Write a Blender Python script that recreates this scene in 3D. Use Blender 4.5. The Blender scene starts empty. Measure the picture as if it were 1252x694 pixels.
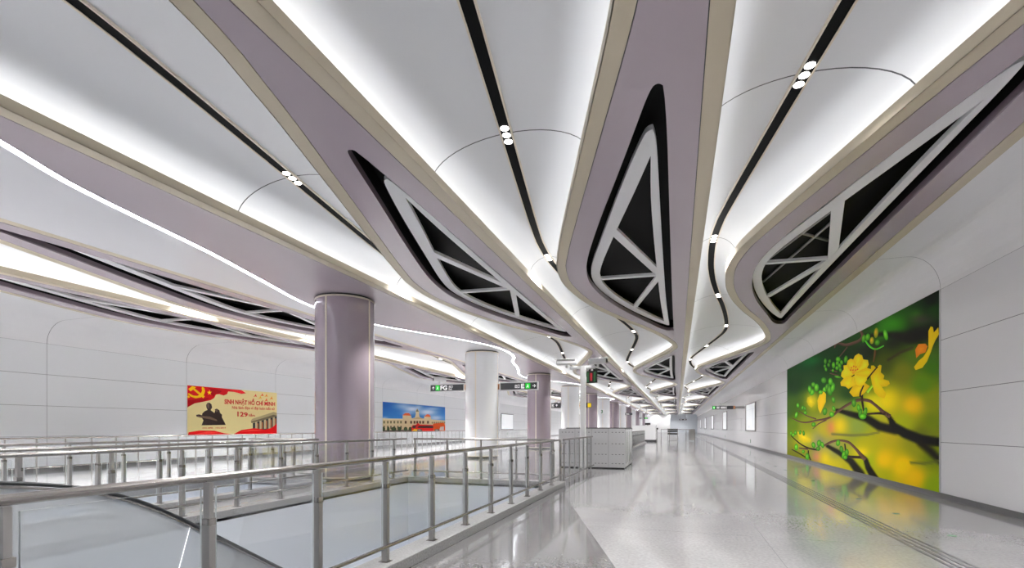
import bpy, math, random
import numpy as np
from math import sin, cos, pi, radians
from mathutils import Vector, Matrix
from mathutils.geometry import tessellate_polygon
random.seed(7)
S = bpy.context.scene
COL = S.collection

# ------------------------------------------------------------------ camera model
F = 600.0; VPX = 828.0; HZ = 522.0; EYE = 1.55
TH = math.atan((VPX - 626.0) / F); CT, ST = cos(TH), sin(TH)
H = 3.8; ZC = EYE + H                       # underside of the ceiling panels
XR = 5.47; XL = -21.6                       # side walls
PER = 21.75; Y0 = 2.75                      # one ceiling module and its start
YB, YE = -19.2, Y0 + 7 * PER                # back wall, end wall

def on_z(px, py, z):
    zc = (z - EYE) * F / (HZ - py); u = (px - 626) / F
    return zc * (u * CT - ST), zc * (u * ST + CT)
def on_x(px, py, X):
    u = (px - 626) / F; zc = X / (u * CT - ST)
    return zc * (u * ST + CT), EYE + (HZ - py) * zc / F
def on_y(px, py, Y):
    u = (px - 626) / F; zc = Y / (u * ST + CT)
    return zc * (u * CT - ST), EYE + (HZ - py) * zc / F
def proj(X, Y, Z):
    zc = -X * ST + Y * CT
    return 626 + F * (X * CT + Y * ST) / zc, HZ - F * (Z - EYE) / zc

def lin(c):
    c = c / 255.0
    return c / 12.92 if c <= 0.04045 else ((c + 0.055) / 1.055) ** 2.4
def rgb(r, g, b): return (lin(r), lin(g), lin(b), 1.0)

# ------------------------------------------------------------------ materials
def mat(name, col, rough=0.5, metal=0.0, spec=0.5, coat=0.0, emit=0.0):
    m = bpy.data.materials.new(name); m.use_nodes = True
    b = m.node_tree.nodes['Principled BSDF']
    b.inputs['Base Color'].default_value = col
    b.inputs['Roughness'].default_value = rough
    b.inputs['Metallic'].default_value = metal
    b.inputs['Specular IOR Level'].default_value = spec
    b.inputs['Coat Weight'].default_value = coat
    b.inputs['Coat Roughness'].default_value = 0.06
    if emit:
        b.inputs['Emission Color'].default_value = col
        b.inputs['Emission Strength'].default_value = emit
    return m
def N(m, t, **kw):
    n = m.node_tree.nodes.new(t)
    for k, v in kw.items(): setattr(n, k, v)
    return n
def L(m, a, b): m.node_tree.links.new(a, b)
def math_node(m, op, a, b=None, c=None):
    n = N(m, 'ShaderNodeMath', operation=op)
    for i, v in enumerate((a, b, c)):
        if v is None: continue
        if isinstance(v, (int, float)): n.inputs[i].default_value = v
        else: L(m, v, n.inputs[i])
    return n.outputs[0]
def axis_lines(m, coord, offset, pitch, width):
    """1 on thin joint lines repeated every pitch along a world coordinate"""
    t = math_node(m, 'SUBTRACT', coord, offset)
    t = math_node(m, 'WRAP', t, pitch / 2, -pitch / 2)
    t = math_node(m, 'ABSOLUTE', t)
    return math_node(m, 'LESS_THAN', t, width / 2)
def at_lines(m, coord, vals, width):
    out = None
    for v in vals:
        t = math_node(m, 'LESS_THAN', math_node(m, 'ABSOLUTE', math_node(m, 'SUBTRACT', coord, v)), width / 2)
        out = t if out is None else math_node(m, 'MAXIMUM', out, t)
    return out
def joint_mix(m, fac, base, dark):
    b = m.node_tree.nodes['Principled BSDF']
    mx = N(m, 'ShaderNodeMix', data_type='RGBA')
    L(m, fac, mx.inputs['Factor'])
    mx.inputs['A'].default_value = base; mx.inputs['B'].default_value = dark
    L(m, mx.outputs['Result'], b.inputs['Base Color'])
    return mx
def world_xyz(m):
    g = N(m, 'ShaderNodeNewGeometry'); s = N(m, 'ShaderNodeSeparateXYZ')
    L(m, g.outputs['Position'], s.inputs[0]); return s.outputs

M = {}
M['lavender'] = mat('lavender_metal', rgb(174, 162, 170), 0.24, 0.0, 0.5)
M['column_lavender'] = mat('column_lavender', rgb(160, 147, 157), 0.12, 0.0, 0.5, coat=0.5)
M['beige'] = mat('beige_metal', rgb(197, 186, 164), 0.4)
M['cream'] = mat('cream_edge', rgb(225, 215, 198), 0.4)
M['white_gloss'] = mat('white_gloss', rgb(232, 232, 234), 0.15, coat=0.3)
M['white'] = mat('white_paint', rgb(232, 232, 233), 0.45)
M['flat_white'] = mat('ceiling_white', rgb(246, 246, 250), 0.25)
M['void'] = mat('void_black', rgb(10, 10, 11), 0.6, 0.0, 0.1)
M['void_side'] = mat('void_side', rgb(112, 97, 107), 0.3)
M['frame'] = mat('frame_grey', rgb(246, 246, 247), 0.4)
M['black'] = mat('black', rgb(14, 14, 15), 0.35)
M['track'] = mat('track_black', rgb(6, 6, 7), 0.6, 0.0, 0.08)
M['darkgrey'] = mat('dark_grey', rgb(70, 70, 72), 0.35)
M['steel'] = mat('brushed_steel', rgb(166, 162, 159), 0.26, 1.0)
M['steel_dark'] = mat('dull_steel', rgb(170, 168, 166), 0.38, 0.9)
M['gate_steel'] = mat('gate_steel', rgb(214, 214, 216), 0.42, 0.35)
M['rubber'] = mat('black_rubber', rgb(40, 42, 44), 0.4)
M['base'] = mat('skirting_grey', rgb(104, 104, 106), 0.3)
M['well'] = mat('stairwell_panel', rgb(208, 213, 220), 0.3)
M['green'] = mat('sign_green', rgb(20, 190, 50), 0.4, emit=0.5)
M['dgreen'] = mat('marker_green', rgb(40, 110, 60), 0.4)
M['signwhite'] = mat('sign_white', rgb(240, 240, 240), 0.4, emit=0.5)
M['sign'] = mat('sign_face', rgb(62, 64, 67), 0.3)
M['yellow'] = mat('sign_yellow', rgb(240, 205, 20), 0.4, emit=0.3)
M['red'] = mat('signal_red', rgb(205, 50, 60), 0.4, emit=0.15)
M['orange'] = mat('bracket_orange', rgb(200, 140, 90), 0.4)
M['lamp'] = mat('lamp_glow', rgb(255, 250, 244), 0.4, emit=7.0)
M['led'] = mat('cove_led', rgb(246, 250, 255), 0.4, emit=9.5)
M['ledline'] = mat('led_line', rgb(244, 248, 255), 0.4, emit=7.0)
M['panel_white'] = mat('wall_lightbox', rgb(238, 241, 244), 0.2, emit=0.35)
M['greyblue'] = mat('end_wall_panel', rgb(205, 211, 218), 0.4)

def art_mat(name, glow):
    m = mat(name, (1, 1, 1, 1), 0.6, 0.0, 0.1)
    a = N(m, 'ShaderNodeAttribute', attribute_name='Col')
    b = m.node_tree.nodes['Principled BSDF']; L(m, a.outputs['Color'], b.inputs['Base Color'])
    L(m, a.outputs['Color'], b.inputs['Emission Color']); b.inputs['Emission Strength'].default_value = glow    # glow added to lift the printed colours, no lamp behind the sheet
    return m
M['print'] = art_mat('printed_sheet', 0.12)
M['print_left'] = art_mat('printed_banner', 0.0)

def glass_mat(name, tint, refl):
    m = bpy.data.materials.new(name); m.use_nodes = True
    nt = m.node_tree; nt.nodes.clear()
    o = N(m, 'ShaderNodeOutputMaterial'); mix = N(m, 'ShaderNodeMixShader')
    t = N(m, 'ShaderNodeBsdfTransparent'); g = N(m, 'ShaderNodeBsdfGlossy')
    f = N(m, 'ShaderNodeFresnel'); f.inputs['IOR'].default_value = 1.45
    t.inputs['Color'].default_value = tint; g.inputs['Roughness'].default_value = 0.02
    L(m, math_node(m, 'MULTIPLY', f.outputs[0], refl), mix.inputs[0])
    L(m, t.outputs[0], mix.inputs[1]); L(m, g.outputs[0], mix.inputs[2]); L(m, mix.outputs[0], o.inputs[0])
    return m
M['glass'] = glass_mat('clear_glass', (0.99, 0.993, 0.995, 1), 0.28)
M['glass_edge'] = mat('glass_edge', rgb(205, 212, 214), 0.2)
M['esc_glass'] = bpy.data.materials.new('escalator_glass')
def _esc():
    m = M['esc_glass']; m.use_nodes = True; nt = m.node_tree; nt.nodes.clear()
    o = N(m, 'ShaderNodeOutputMaterial'); mix = N(m, 'ShaderNodeMixShader'); mix2 = N(m, 'ShaderNodeMixShader')
    t = N(m, 'ShaderNodeBsdfTransparent'); t.inputs['Color'].default_value = (0.80, 0.83, 0.85, 1)
    d = N(m, 'ShaderNodeBsdfDiffuse'); d.inputs['Color'].default_value = rgb(218, 222, 226)
    g = N(m, 'ShaderNodeBsdfGlossy'); g.inputs['Roughness'].default_value = 0.05
    f = N(m, 'ShaderNodeFresnel')
    mix.inputs[0].default_value = 0.5
    L(m, t.outputs[0], mix.inputs[1]); L(m, d.outputs[0], mix.inputs[2])
    L(m, f.outputs[0], mix2.inputs[0]); L(m, mix.outputs[0], mix2.inputs[1]); L(m, g.outputs[0], mix2.inputs[2])
    L(m, mix2.outputs[0], o.inputs[0])
_esc()

WR_Y0, WR_P = 13.19, 5.25                     # vertical joints of the right wall
WZ = (1.22, 2.32, 3.45, 4.57)                 # horizontal joints
WL_Y0 = 11.45
def wall_mat(name, y0, pitch, base, glossy=0.22):
    m = mat(name, base, glossy, coat=0.15)
    x, y, z = world_xyz(m)
    a = axis_lines(m, y, y0, pitch, 0.010)
    b = at_lines(m, z, WZ, 0.011)
    joint_mix(m, math_node(m, 'MAXIMUM', a, b), base, rgb(135, 135, 139))
    return m
M['wall_r'] = wall_mat('wall_panels_right', WR_Y0, WR_P, rgb(244, 244, 247))
M['wall_l'] = wall_mat('wall_panels_left', WL_Y0, 5.33, rgb(244, 247, 250))
def vault_mat():
    m = mat('vault_white', rgb(224, 225, 228), 0.4)
    x, y, z = world_xyz(m)
    a = axis_lines(m, y, 7.05, PER / 4, 0.022)
    joint_mix(m, a, rgb(224, 225, 228), rgb(70, 72, 76)); return m
M['vault'] = vault_mat()

def speckle(m, base_socket_or_col, scale, amp):
    pass

# ------------------------------------------------------------------ the wave of one ceiling module (x = 0.28 is its straight right edge)
XE = 0.28
WAVE = [(2.75, .02), (3.3, -.05), (3.75, -.13), (4.25, -.27), (4.85, -.44), (5.6, -.68), (6.8, -1.07), (8.68, -1.68),
        (10.6, -2.28), (11.6, -2.54), (12.8, -2.66), (14.1, -2.57), (15.6, -2.30), (17.5, -1.74), (19.4, -1.05),
        (21.4, -.47), (23.0, -.12), (23.9, .0), (24.5, .02)]
def hermite(pts, y):
    """monotone periodic cubic through (y, x) points"""
    n = len(pts); ys = [p[0] for p in pts]; xs = [p[1] for p in pts]
    if y <= ys[0]: return xs[0]
    if y >= ys[-1]: return xs[-1]
    i = max(k for k in range(n) if ys[k] <= y); i = min(i, n - 2)
    d = [(xs[k + 1] - xs[k]) / (ys[k + 1] - ys[k]) for k in range(n - 1)]
    def tan(k):
        if k == 0 or k == n - 1: return 0.0
        if d[k - 1] * d[k] <= 0: return 0.0
        return 2 * d[k - 1] * d[k] / (d[k - 1] + d[k])
    h = ys[i + 1] - ys[i]; t = (y - ys[i]) / h
    return ((2*t**3 - 3*t*t + 1) * xs[i] + (t**3 - 2*t*t + t) * h * tan(i)
            + (-2*t**3 + 3*t*t) * xs[i + 1] + (t**3 - t*t) * h * tan(i + 1))
NS = 58
YS = [Y0 + PER * (i / NS) for i in range(NS + 1)]
BORD = [(hermite(WAVE, y), y) for y in YS]
def normals(pts):
    out = []
    for i in range(len(pts)):
        a = pts[max(i - 1, 0)]; b = pts[min(i + 1, len(pts) - 1)]
        tx, ty = b[0] - a[0], b[1] - a[1]; l = math.hypot(tx, ty)
        out.append((-ty / l, tx / l))                       # towards -x when running along +y
    return out
BN = normals(BORD)
def offset(d):
    o = []
    for (x, y), (nx, ny) in zip(BORD, BN): o.append((x + nx * d, y + ny * d))
    o[0] = (BORD[0][0] - d, BORD[0][1]); o[-1] = (BORD[-1][0] - d, BORD[-1][1])
    # keep the line monotone in y
    ys = [p[1] for p in o]
    for i in range(1, len(o)):
        if o[i][1] < o[i - 1][1]: o[i] = (o[i][0], o[i - 1][1] + 1e-4)
    return o
TRIM_IN = offset(0.20)                                     # opening of the recess
LED_C = offset(0.10)
def interp(poly, y):
    for a, b in zip(poly, poly[1:]):
        if a[1] <= y <= b[1]:
            t = (y - a[1]) / max(b[1] - a[1], 1e-9); return a[0] + t * (b[0] - a[0])
    return poly[0][0] if y < poly[0][1] else poly[-1][0]
def wrapy(y): return Y0 + (y - Y0) % PER

# ------------------------------------------------------------------ mesh helpers
class MB:
    def __init__(s): s.v = []; s.f = []; s.mi = []; s.sm = []
    def add(s, vs, fs, mi=0, smooth=False):
        o = len(s.v); s.v += [tuple(v) for v in vs]
        for f in fs: s.f.append([o + i for i in f]); s.mi.append(mi); s.sm.append(smooth)
        return s
    def box(s, x0, x1, y0, y1, z0, z1, mi=0):
        v = [(x, y, z) for z in (z0, z1) for y in (y0, y1) for x in (x0, x1)]
        return s.add(v, [(0, 2, 3, 1), (4, 5, 7, 6), (0, 1, 5, 4), (2, 6, 7, 3), (0, 4, 6, 2), (1, 3, 7, 5)], mi)
    def bbox(s, x0, x1, y0, y1, z0, z1, r=0.02, seg=4, axis='z', mi=0):
        """box with rounded edges parallel to axis"""
        def ring(a0, a1, b0, b1):
            out = []
            for (ca, cb, st) in ((a1 - r, b1 - r, 0), (a0 + r, b1 - r, 1), (a0 + r, b0 + r, 2), (a1 - r, b0 + r, 3)):
                for k in range(seg + 1):
                    t = (st + k / seg) * pi / 2
                    out.append((ca + r * cos(t), cb + r * sin(t)))
            return out
        if axis == 'z': P = ring(x0, x1, y0, y1); mk = lambda p, h: (p[0], p[1], h); h0, h1 = z0, z1
        elif axis == 'y': P = ring(x0, x1, z0, z1); mk = lambda p, h: (p[0], h, p[1]); h0, h1 = y1, y0
        else: P = ring(y0, y1, z0, z1); mk = lambda p, h: (h, p[0], p[1]); h0, h1 = x0, x1
        n = len(P)
        v = [mk(p, h0) for p in P] + [mk(p, h1) for p in P]
        s.add(v, [(i, (i + 1) % n, n + (i + 1) % n, n + i) for i in range(n)], mi)
        s.add([mk(p, h0) for p in P][::-1], [list(range(n))], mi); s.add([mk(p, h1) for p in P], [list(range(n))], mi)
        return s
    def cyl(s, cx, cy, z0, z1, r, seg=24, r2=None, mi=0, caps=True):
        r2 = r if r2 is None else r2
        a = [(cx + r * cos(2*pi*i/seg), cy + r * sin(2*pi*i/seg), z0) for i in range(seg)]
        b = [(cx + r2 * cos(2*pi*i/seg), cy + r2 * sin(2*pi*i/seg), z1) for i in range(seg)]
        s.add(a + b, [(i, (i + 1) % seg, seg + (i + 1) % seg, seg + i) for i in range(seg)], mi, True)
        if caps: s.add(a[::-1], [range(seg)], mi); s.add(b, [range(seg)], mi)
        return s
    def tube(s, pts, r, seg=12, caps=True, mi=0):
        P = [Vector(p) for p in pts]; rings = []; up = None
        for i, p in enumerate(P):
            d = (P[min(i + 1, len(P) - 1)] - P[max(i - 1, 0)]).normalized()
            if up is None:
                up = Vector((0, 0, 1)) if abs(d.z) < 0.9 else Vector((1, 0, 0))
            a = (up - d * up.dot(d)).normalized(); b = d.cross(a); up = a
            rings.append([p + a * r * cos(2*pi*k/seg) + b * r * sin(2*pi*k/seg) for k in range(seg)])
        v = [q for ring in rings for q in ring]
        f = [(i*seg + k, i*seg + (k+1) % seg, (i+1)*seg + (k+1) % seg, (i+1)*seg + k) for i in range(len(P)-1) for k in range(seg)]
        s.add(v, f, mi, True)
        if caps: s.add(rings[0][::-1], [range(seg)], mi); s.add(rings[-1], [range(seg)], mi)
        return s
    def fill(s, loops, z0, z1, mi=0, sides=True):
        """prism of a polygon with holes in the xy plane"""
        P = [p for lp in loops for p in lp]
        tri = tessellate_polygon([[Vector((x, y, 0)) for x, y in lp] for lp in loops])
        for z, up in ((z0, False), (z1, True)):
            fs = []
            for t in tri:
                a, b, c = (P[i] for i in t)
                ccw = (b[0]-a[0])*(c[1]-a[1]) - (b[1]-a[1])*(c[0]-a[0]) > 0
                fs.append(tuple(t) if ccw == up else tuple(reversed(t)))
            s.add([(x, y, z) for x, y in P], fs, mi)
        if sides:
            for lp in loops:
                n = len(lp)
                s.add([(x, y, z0) for x, y in lp] + [(x, y, z1) for x, y in lp], [(i, (i+1) % n, n+(i+1) % n, n+i) for i in range(n)], mi)
        return s
    def ribbon(s, A, B, z, mi=0):
        v = [(x, y, z) for x, y in A] + [(x, y, z) for x, y in B]; n = len(A)
        return s.add(v, [(i, i+1, n+i+1, n+i) for i in range(n-1)], mi)
    def build(s, name, m, parent=None, loc=None):
        me = bpy.data.meshes.new(name); me.from_pydata(s.v, [], s.f)
        for mm in (m if isinstance(m, (list, tuple)) else [m]): me.materials.append(mm)
        me.polygons.foreach_set('material_index', s.mi); me.polygons.foreach_set('use_smooth', s.sm)
        me.update()
        o = bpy.data.objects.new(name, me); COL.objects.link(o)
        if parent: o.parent = parent
        if loc: o.location = loc
        return o

def tag(o, label, cat, group=None):
    o['label'] = label; o['category'] = cat
    if group: o['group'] = group
    return o
def thing(name, label, cat, loc=(0, 0, 0), rz=0.0, group=None):
    o = bpy.data.objects.new(name, None); COL.objects.link(o)
    o.location = loc; o.rotation_euler = (0, 0, rz); o.empty_display_size = 0.2
    return tag(o, label, cat, group)
def struct(o): o['kind'] = 'structure'; return o
def copy_tree(o, parent=None):
    c = o.copy(); COL.objects.link(c)
    if parent: c.parent = parent
    for ch in list(o.children): copy_tree(ch, c)
    return c
def text_verts(body, size, bold=0.0, align='LEFT', width=None):
    cu = bpy.data.curves.new('t', 'FONT'); cu.body = body; cu.size = size; cu.align_x = align
    cu.offset = bold; cu.fill_mode = 'FRONT'; cu.resolution_u = 3
    ob = bpy.data.objects.new('t', cu); COL.objects.link(ob)
    dg = bpy.context.evaluated_depsgraph_get(); dg.update()
    me = bpy.data.meshes.new_from_object(ob.evaluated_get(dg))
    v = [tuple(x.co) for x in me.vertices]; f = [list(p.vertices) for p in me.polygons]
    bpy.data.objects.remove(ob); bpy.data.curves.remove(cu); bpy.data.meshes.remove(me)
    if width and v:
        x0 = min(p[0] for p in v); x1 = max(p[0] for p in v); k = width / (x1 - x0)
        v = [((p[0] - x0) * k, p[1], p[2]) for p in v]
    return v, f

# ------------------------------------------------------------------ setting: floor, walls, ceiling
def floor_mat():
    m = mat('polished_granite', rgb(190, 190, 190), 0.1)
    b = m.node_tree.nodes['Principled BSDF']
    x, y, z = world_xyz(m)
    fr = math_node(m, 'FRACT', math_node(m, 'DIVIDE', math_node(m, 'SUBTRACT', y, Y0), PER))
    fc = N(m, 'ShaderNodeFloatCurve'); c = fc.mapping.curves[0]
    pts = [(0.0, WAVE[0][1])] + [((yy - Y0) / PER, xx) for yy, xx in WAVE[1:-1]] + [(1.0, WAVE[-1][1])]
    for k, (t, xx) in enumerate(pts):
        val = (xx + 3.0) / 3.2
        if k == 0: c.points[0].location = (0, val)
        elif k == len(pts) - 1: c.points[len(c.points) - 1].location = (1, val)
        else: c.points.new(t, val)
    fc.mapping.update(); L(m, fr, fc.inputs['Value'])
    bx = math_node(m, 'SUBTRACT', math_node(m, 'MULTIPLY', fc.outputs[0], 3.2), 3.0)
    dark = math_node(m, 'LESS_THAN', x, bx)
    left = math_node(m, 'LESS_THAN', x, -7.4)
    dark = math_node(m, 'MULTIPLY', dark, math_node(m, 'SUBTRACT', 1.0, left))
    tc = N(m, 'ShaderNodeNewGeometry')
    no = N(m, 'ShaderNodeTexNoise'); no.inputs['Scale'].default_value = 26.0; no.inputs['Detail'].default_value = 6.0
    no2 = N(m, 'ShaderNodeTexNoise'); no2.inputs['Scale'].default_value = 0.9; no2.inputs['Detail'].default_value = 4.0
    L(m, tc.outputs['Position'], no.inputs['Vector']); L(m, tc.outputs['Position'], no2.inputs['Vector'])
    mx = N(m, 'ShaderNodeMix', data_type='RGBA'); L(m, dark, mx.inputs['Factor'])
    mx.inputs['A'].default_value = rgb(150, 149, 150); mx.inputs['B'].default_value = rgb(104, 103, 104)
    sp = math_node(m, 'MULTIPLY_ADD', no.outputs[0], 0.7, 0.65)
    sp = math_node(m, 'MULTIPLY', sp, math_node(m, 'MULTIPLY_ADD', no2.outputs[0], 0.35, 0.82))
    # joints of the slabs
    j = axis_lines(m, x, 1.15, 3.1, 0.008)
    j = math_node(m, 'MAXIMUM', j, axis_lines(m, y, 20.6 + 0.7, PER / 8, 0.008))
    sp = math_node(m, 'MULTIPLY', sp, math_node(m, 'MULTIPLY_ADD', j, -0.3, 1.0))
    ml = N(m, 'ShaderNodeVectorMath', operation='SCALE')
    L(m, mx.outputs['Result'], ml.inputs[0]); L(m, sp, ml.inputs['Scale'])
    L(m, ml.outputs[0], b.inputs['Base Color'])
    L(m, math_node(m, 'MULTIPLY_ADD', no2.outputs[0], 0.12, 0.06), b.inputs['Roughness'])
    b.inputs['Specular IOR Level'].default_value = 0.55
    b.inputs['Coat Weight'].default_value = 0.25; b.inputs['Coat Roughness'].default_value = 0.05
    return m
M['floor'] = floor_mat()
AX0, AX1, AY0, AY1 = -7.35, -3.12, -1.5, 12.45      # stairwell behind the near railing
BX0, BX1, BY0, BY1 = -11.6, -9.35, -1.5, 10.75      # second stairwell
f = MB()
for r in ((XL, XR, AY1, YE), (XL, XR, YB, AY0), (AX1, XR, AY0, AY1), (BX1, AX0, AY0, AY1), (XL, BX0, AY0, AY1), (BX0, BX1, BY1, AY1)):
    f.box(*r, -0.05, 0.0)
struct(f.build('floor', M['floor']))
def granite_mat(name, c):
    m = mat(name, c, 0.3)
    g = N(m, 'ShaderNodeNewGeometry'); no = N(m, 'ShaderNodeTexNoise'); no.inputs['Scale'].default_value = 45; no.inputs['Detail'].default_value = 5
    L(m, g.outputs['Position'], no.inputs['Vector'])
    ml = N(m, 'ShaderNodeVectorMath', operation='SCALE'); ml.inputs[0].default_value = c[:3]
    L(m, math_node(m, 'MULTIPLY_ADD', no.outputs[0], 1.2, 0.4), ml.inputs['Scale'])
    L(m, ml.outputs[0], m.node_tree.nodes['Principled BSDF'].inputs['Base Color'])
    return m
M['granite'] = granite_mat('granite_curb', rgb(140, 140, 140))
CZ = 0.125                                                # top of the curbs
def curb_loop(x0, x1, y0, y1, w):
    c = MB()
    c.bbox(x0 - w, x0, y0, y1 + w, 0, CZ, 0.008, 2, 'y'); c.bbox(x1, x1 + w, y0, y1 + w, 0, CZ, 0.008, 2, 'y')
    c.box(x0 + .0, x1, y1, y1 + w, 0, CZ)
    return struct(c.build('trim_curb', M['granite']))
curb_loop(AX0, AX1, AY0, AY1, 0.32)
curb_loop(BX0, BX1, BY0, BY1, 0.30)
def well(x0, x1, y0, y1):
    w = MB(); d = -4.2
    w.box(x0 - .04, x0, y0, y1, d, 0); w.box(x1, x1 + .04, y0, y1, d, 0)
    w.box(x0 - .04, x1 + .04, y1, y1 + .04, d, 0); w.box(x0 - .04, x1 + .04, y0 - .04, y0, d, 0); w.box(x0, x1, y0, y1, d - .05, d)
    return struct(w.build('wall_stairwell', M['well']))
well(AX0, AX1, AY0, AY1); well(BX0, BX1, BY0, BY1)

WT = 4.57
struct(MB().box(XR, XR + .2, YB, YE, 0, WT).build('wall_right', M['wall_r']))
struct(MB().box(XL - .2, XL, YB, YE, 0, WT).build('wall_left', M['wall_l']))
struct(MB().box(XL, XR, YE, YE + .2, 0, ZC + 1).build('wall_end', M['white']))
struct(MB().box(-2.0, XR, YE - 3, YE - 2.8, 0, ZC - .02).build('wall_end', M['greyblue']))
struct(MB().box(XL, XR, YB - .2, YB, 0, ZC + 1).build('wall_back', M['white']))
struct(MB().box(XR - .02, XR, YB, YE, 0, 0.12).build('baseboard_right', M['base']))
struct(MB().box(XL, XL + .02, YB, YE, 0, 0.14).build('baseboard_left', M['base']))
# coves: flat strip then a quarter round down to the wall
def cove(x_in, x_turn, x_wall, name, m, left_poly=None):
    c = MB(); K = 12; prof = []
    for k in range(K + 1):
        t = k / K * pi / 2
        prof.append((x_turn + (x_wall - x_turn) * sin(t), WT + (ZC - WT) * cos(t)))
    for (xa, za), (xb, zb) in zip(prof, prof[1:]):
        c.add([(xa, YB, za), (xb, YB, zb), (xb, YE, zb), (xa, YE, za)], [(0, 1, 2, 3)], 0, True)
    if left_poly is None:
        c.box(min(x_in, x_turn), max(x_in, x_turn), YB, YE, ZC, ZC + .03)
    else:
        c.fill([left_poly], ZC, ZC + .03)
    return struct(c.build(name, m))
def cove_mat(name, y0, pitch, base):
    m = mat(name, base, 0.3)
    x, y, z = world_xyz(m)
    joint_mix(m, axis_lines(m, y, y0, pitch, 0.016), base, rgb(140, 140, 144)); return m
M['cove_r'] = cove_mat('cove_right', WR_Y0, WR_P, rgb(240, 240, 242))
M['cove_l'] = cove_mat('cove_left', WL_Y0, 5.33, rgb(242, 243, 246))
cove(4.29, 4.85, XR, 'ceiling_cove_right', M['cove_r'])

STRIPS = {  # name: (scale, straight right edge, right trim width)
    'R': (0.945, 4.10, 0.19), 'M': (1.0, 0.28, 0.22), 'L': (1.0, -3.77, 0.22), 'U': (1.0, -11.87, 0.22), 'W': (1.0, -15.92, 0.22)}
def mapx(k, x): s, xr, _ = STRIPS[k]; return (x - XE) * s + xr
NPER = range(-1, 7)
# flat ceiling left of the outermost wavy panels
poly = [(-20.6, YB), (-20.6, YE)]
pts = []
for n in NPER:
    for i, (x, y) in enumerate(TRIM_IN[:-1]): pts.append((mapx('W', x), y + n * PER))
pts.append((mapx('W', TRIM_IN[-1][0]), YE))
poly_l = [(-20.6, YB)] + [p for p in pts if p[1] >= YB - 1e-6][:] + [(-20.6, YE)]
cove(-19, -20.6, XL, 'ceiling_cove_left', M['cove_l'], poly_l)

# light line that weaves around the columns
LEDW = [(1.2, -8.1), (2.4, -8.18), (3.7, -8.45), (5.07, -9.0), (6.33, -9.3), (7.86, -9.62), (9.94, -10.2), (12.3, -10.85), (14.0, -11.0),
        (15.68, -10.6), (17.2, -9.95), (18.53, -9.32), (20.4, -8.55), (21.7, -8.2), (22.95, -8.1)]
LW = [(hermite(LEDW, 1.2 + (y - 1.2) % PER), y) for y in YS]
LN = normals(LW)
LA = [(x + nx * .065, y + ny * .065) for (x, y), (nx, ny) in zip(LW, LN)]
LB = [(x - nx * .065, y - ny * .065) for (x, y), (nx, ny) in zip(LW, LN)]
for q in (LA, LB): q[0] = (q[0][0], YS[0]); q[-1] = (q[-1][0], YS[-1])
# flat white ceiling between that line and the strip beyond the columns
pa = []
for n in NPER: pa += [(x, y + n * PER) for x, y in LA[:-1]]
pa.append((LA[-1][0], YE))
struct(MB().fill([[(-11.65, YB)] + pa[:] + [(-11.65, YE)]][::-1], ZC, ZC + .03).build('ceiling', M['flat_white']))

# vaults
ZV0, ZAP = ZC + 0.06, EYE + 4.47
VAULTS = {'R': 0.50, 'M': -3.55, 'L': -7.60, 'U': -15.70}
def vault(k):
    c = MB(); K = 22; rows = []
    for n in NPER:
        for i, (x, y) in enumerate(TRIM_IN if n == 6 else TRIM_IN[:-1]):
            yy = BORD[i][1] + n * PER
            a = VAULTS[k] - 0.20; b = mapx(k, interp(TRIM_IN, BORD[i][1])) + 0.19
            mid, hw = (a + b) / 2, (b - a) / 2; row = []
            for j in range(K + 1):
                t = pi - pi * j / K
                row.append((mid + hw * cos(t), yy, ZV0 + (ZAP - ZV0) * sin(t) ** 0.9))
            rows.append(row)
    v = [p for r in rows for p in r]; w = K + 1
    fs = [(i*w+j, (i+1)*w+j, (i+1)*w+j+1, i*w+j+1) for i in range(len(rows)-1) for j in range(K)]
    c.add(v, fs, 0, True)
    return struct(c.build('ceiling_vault', M['vault']))
for k in VAULTS: vault(k)
# slab that closes the space above everything
struct(MB().box(XL - .2, XR + .2, YB, YE, ZC + 1.0, ZC + 1.1).build('ceiling', M['void']))

# ------------------------------------------------------------------ ceiling panels
HOLE = [(-.29, 5.72), (-.2, 5.64), (-.12, 5.75), (-.13, 9.2), (-.14, 13.1), (-.13, 20.2), (-.17, 20.36), (-.5, 20.15), (-1.05, 18.35), (-1.65, 16.46), (-2.0, 14.9),
        (-2.17, 13.6), (-2.19, 12.5), (-1.98, 11.2), (-1.38, 9.15), (-.86, 7.55), (-.5, 6.4)]
FR = [(-.37, 6.85), (-.27, 6.85), (-.29, 8.7), (-.32, 12.0), (-.34, 16.6), (-.29, 20.15), (-.36, 20.2), (-.9, 18.95), (-1.57, 16.95), (-2.05, 15.0), (-2.21, 13.5),
      (-2.07, 12.3), (-1.46, 10.25), (-.83, 8.12), (-.45, 6.98)]
def chaikin(P, keep=(), it=2):
    for _ in range(it):
        out = []; nk = set(); n = len(P)
        for i in range(n):
            a, b = P[i], P[(i + 1) % n]
            ka, kb = i in keep, (i + 1) % n in keep
            if ka: nk.add(len(out)); out.append(a)
            else: out.append((a[0]*.75 + b[0]*.25, a[1]*.75 + b[1]*.25))
            if not kb: out.append((a[0]*.25 + b[0]*.75, a[1]*.25 + b[1]*.75))
        P, keep = out, nk
    return P
HOLE_S = chaikin(HOLE, (5,), 2)
FK = 0.984
FR_O = [(x * FK, y * FK) for x, y in chaikin(FR, (5,), 2)]
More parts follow.
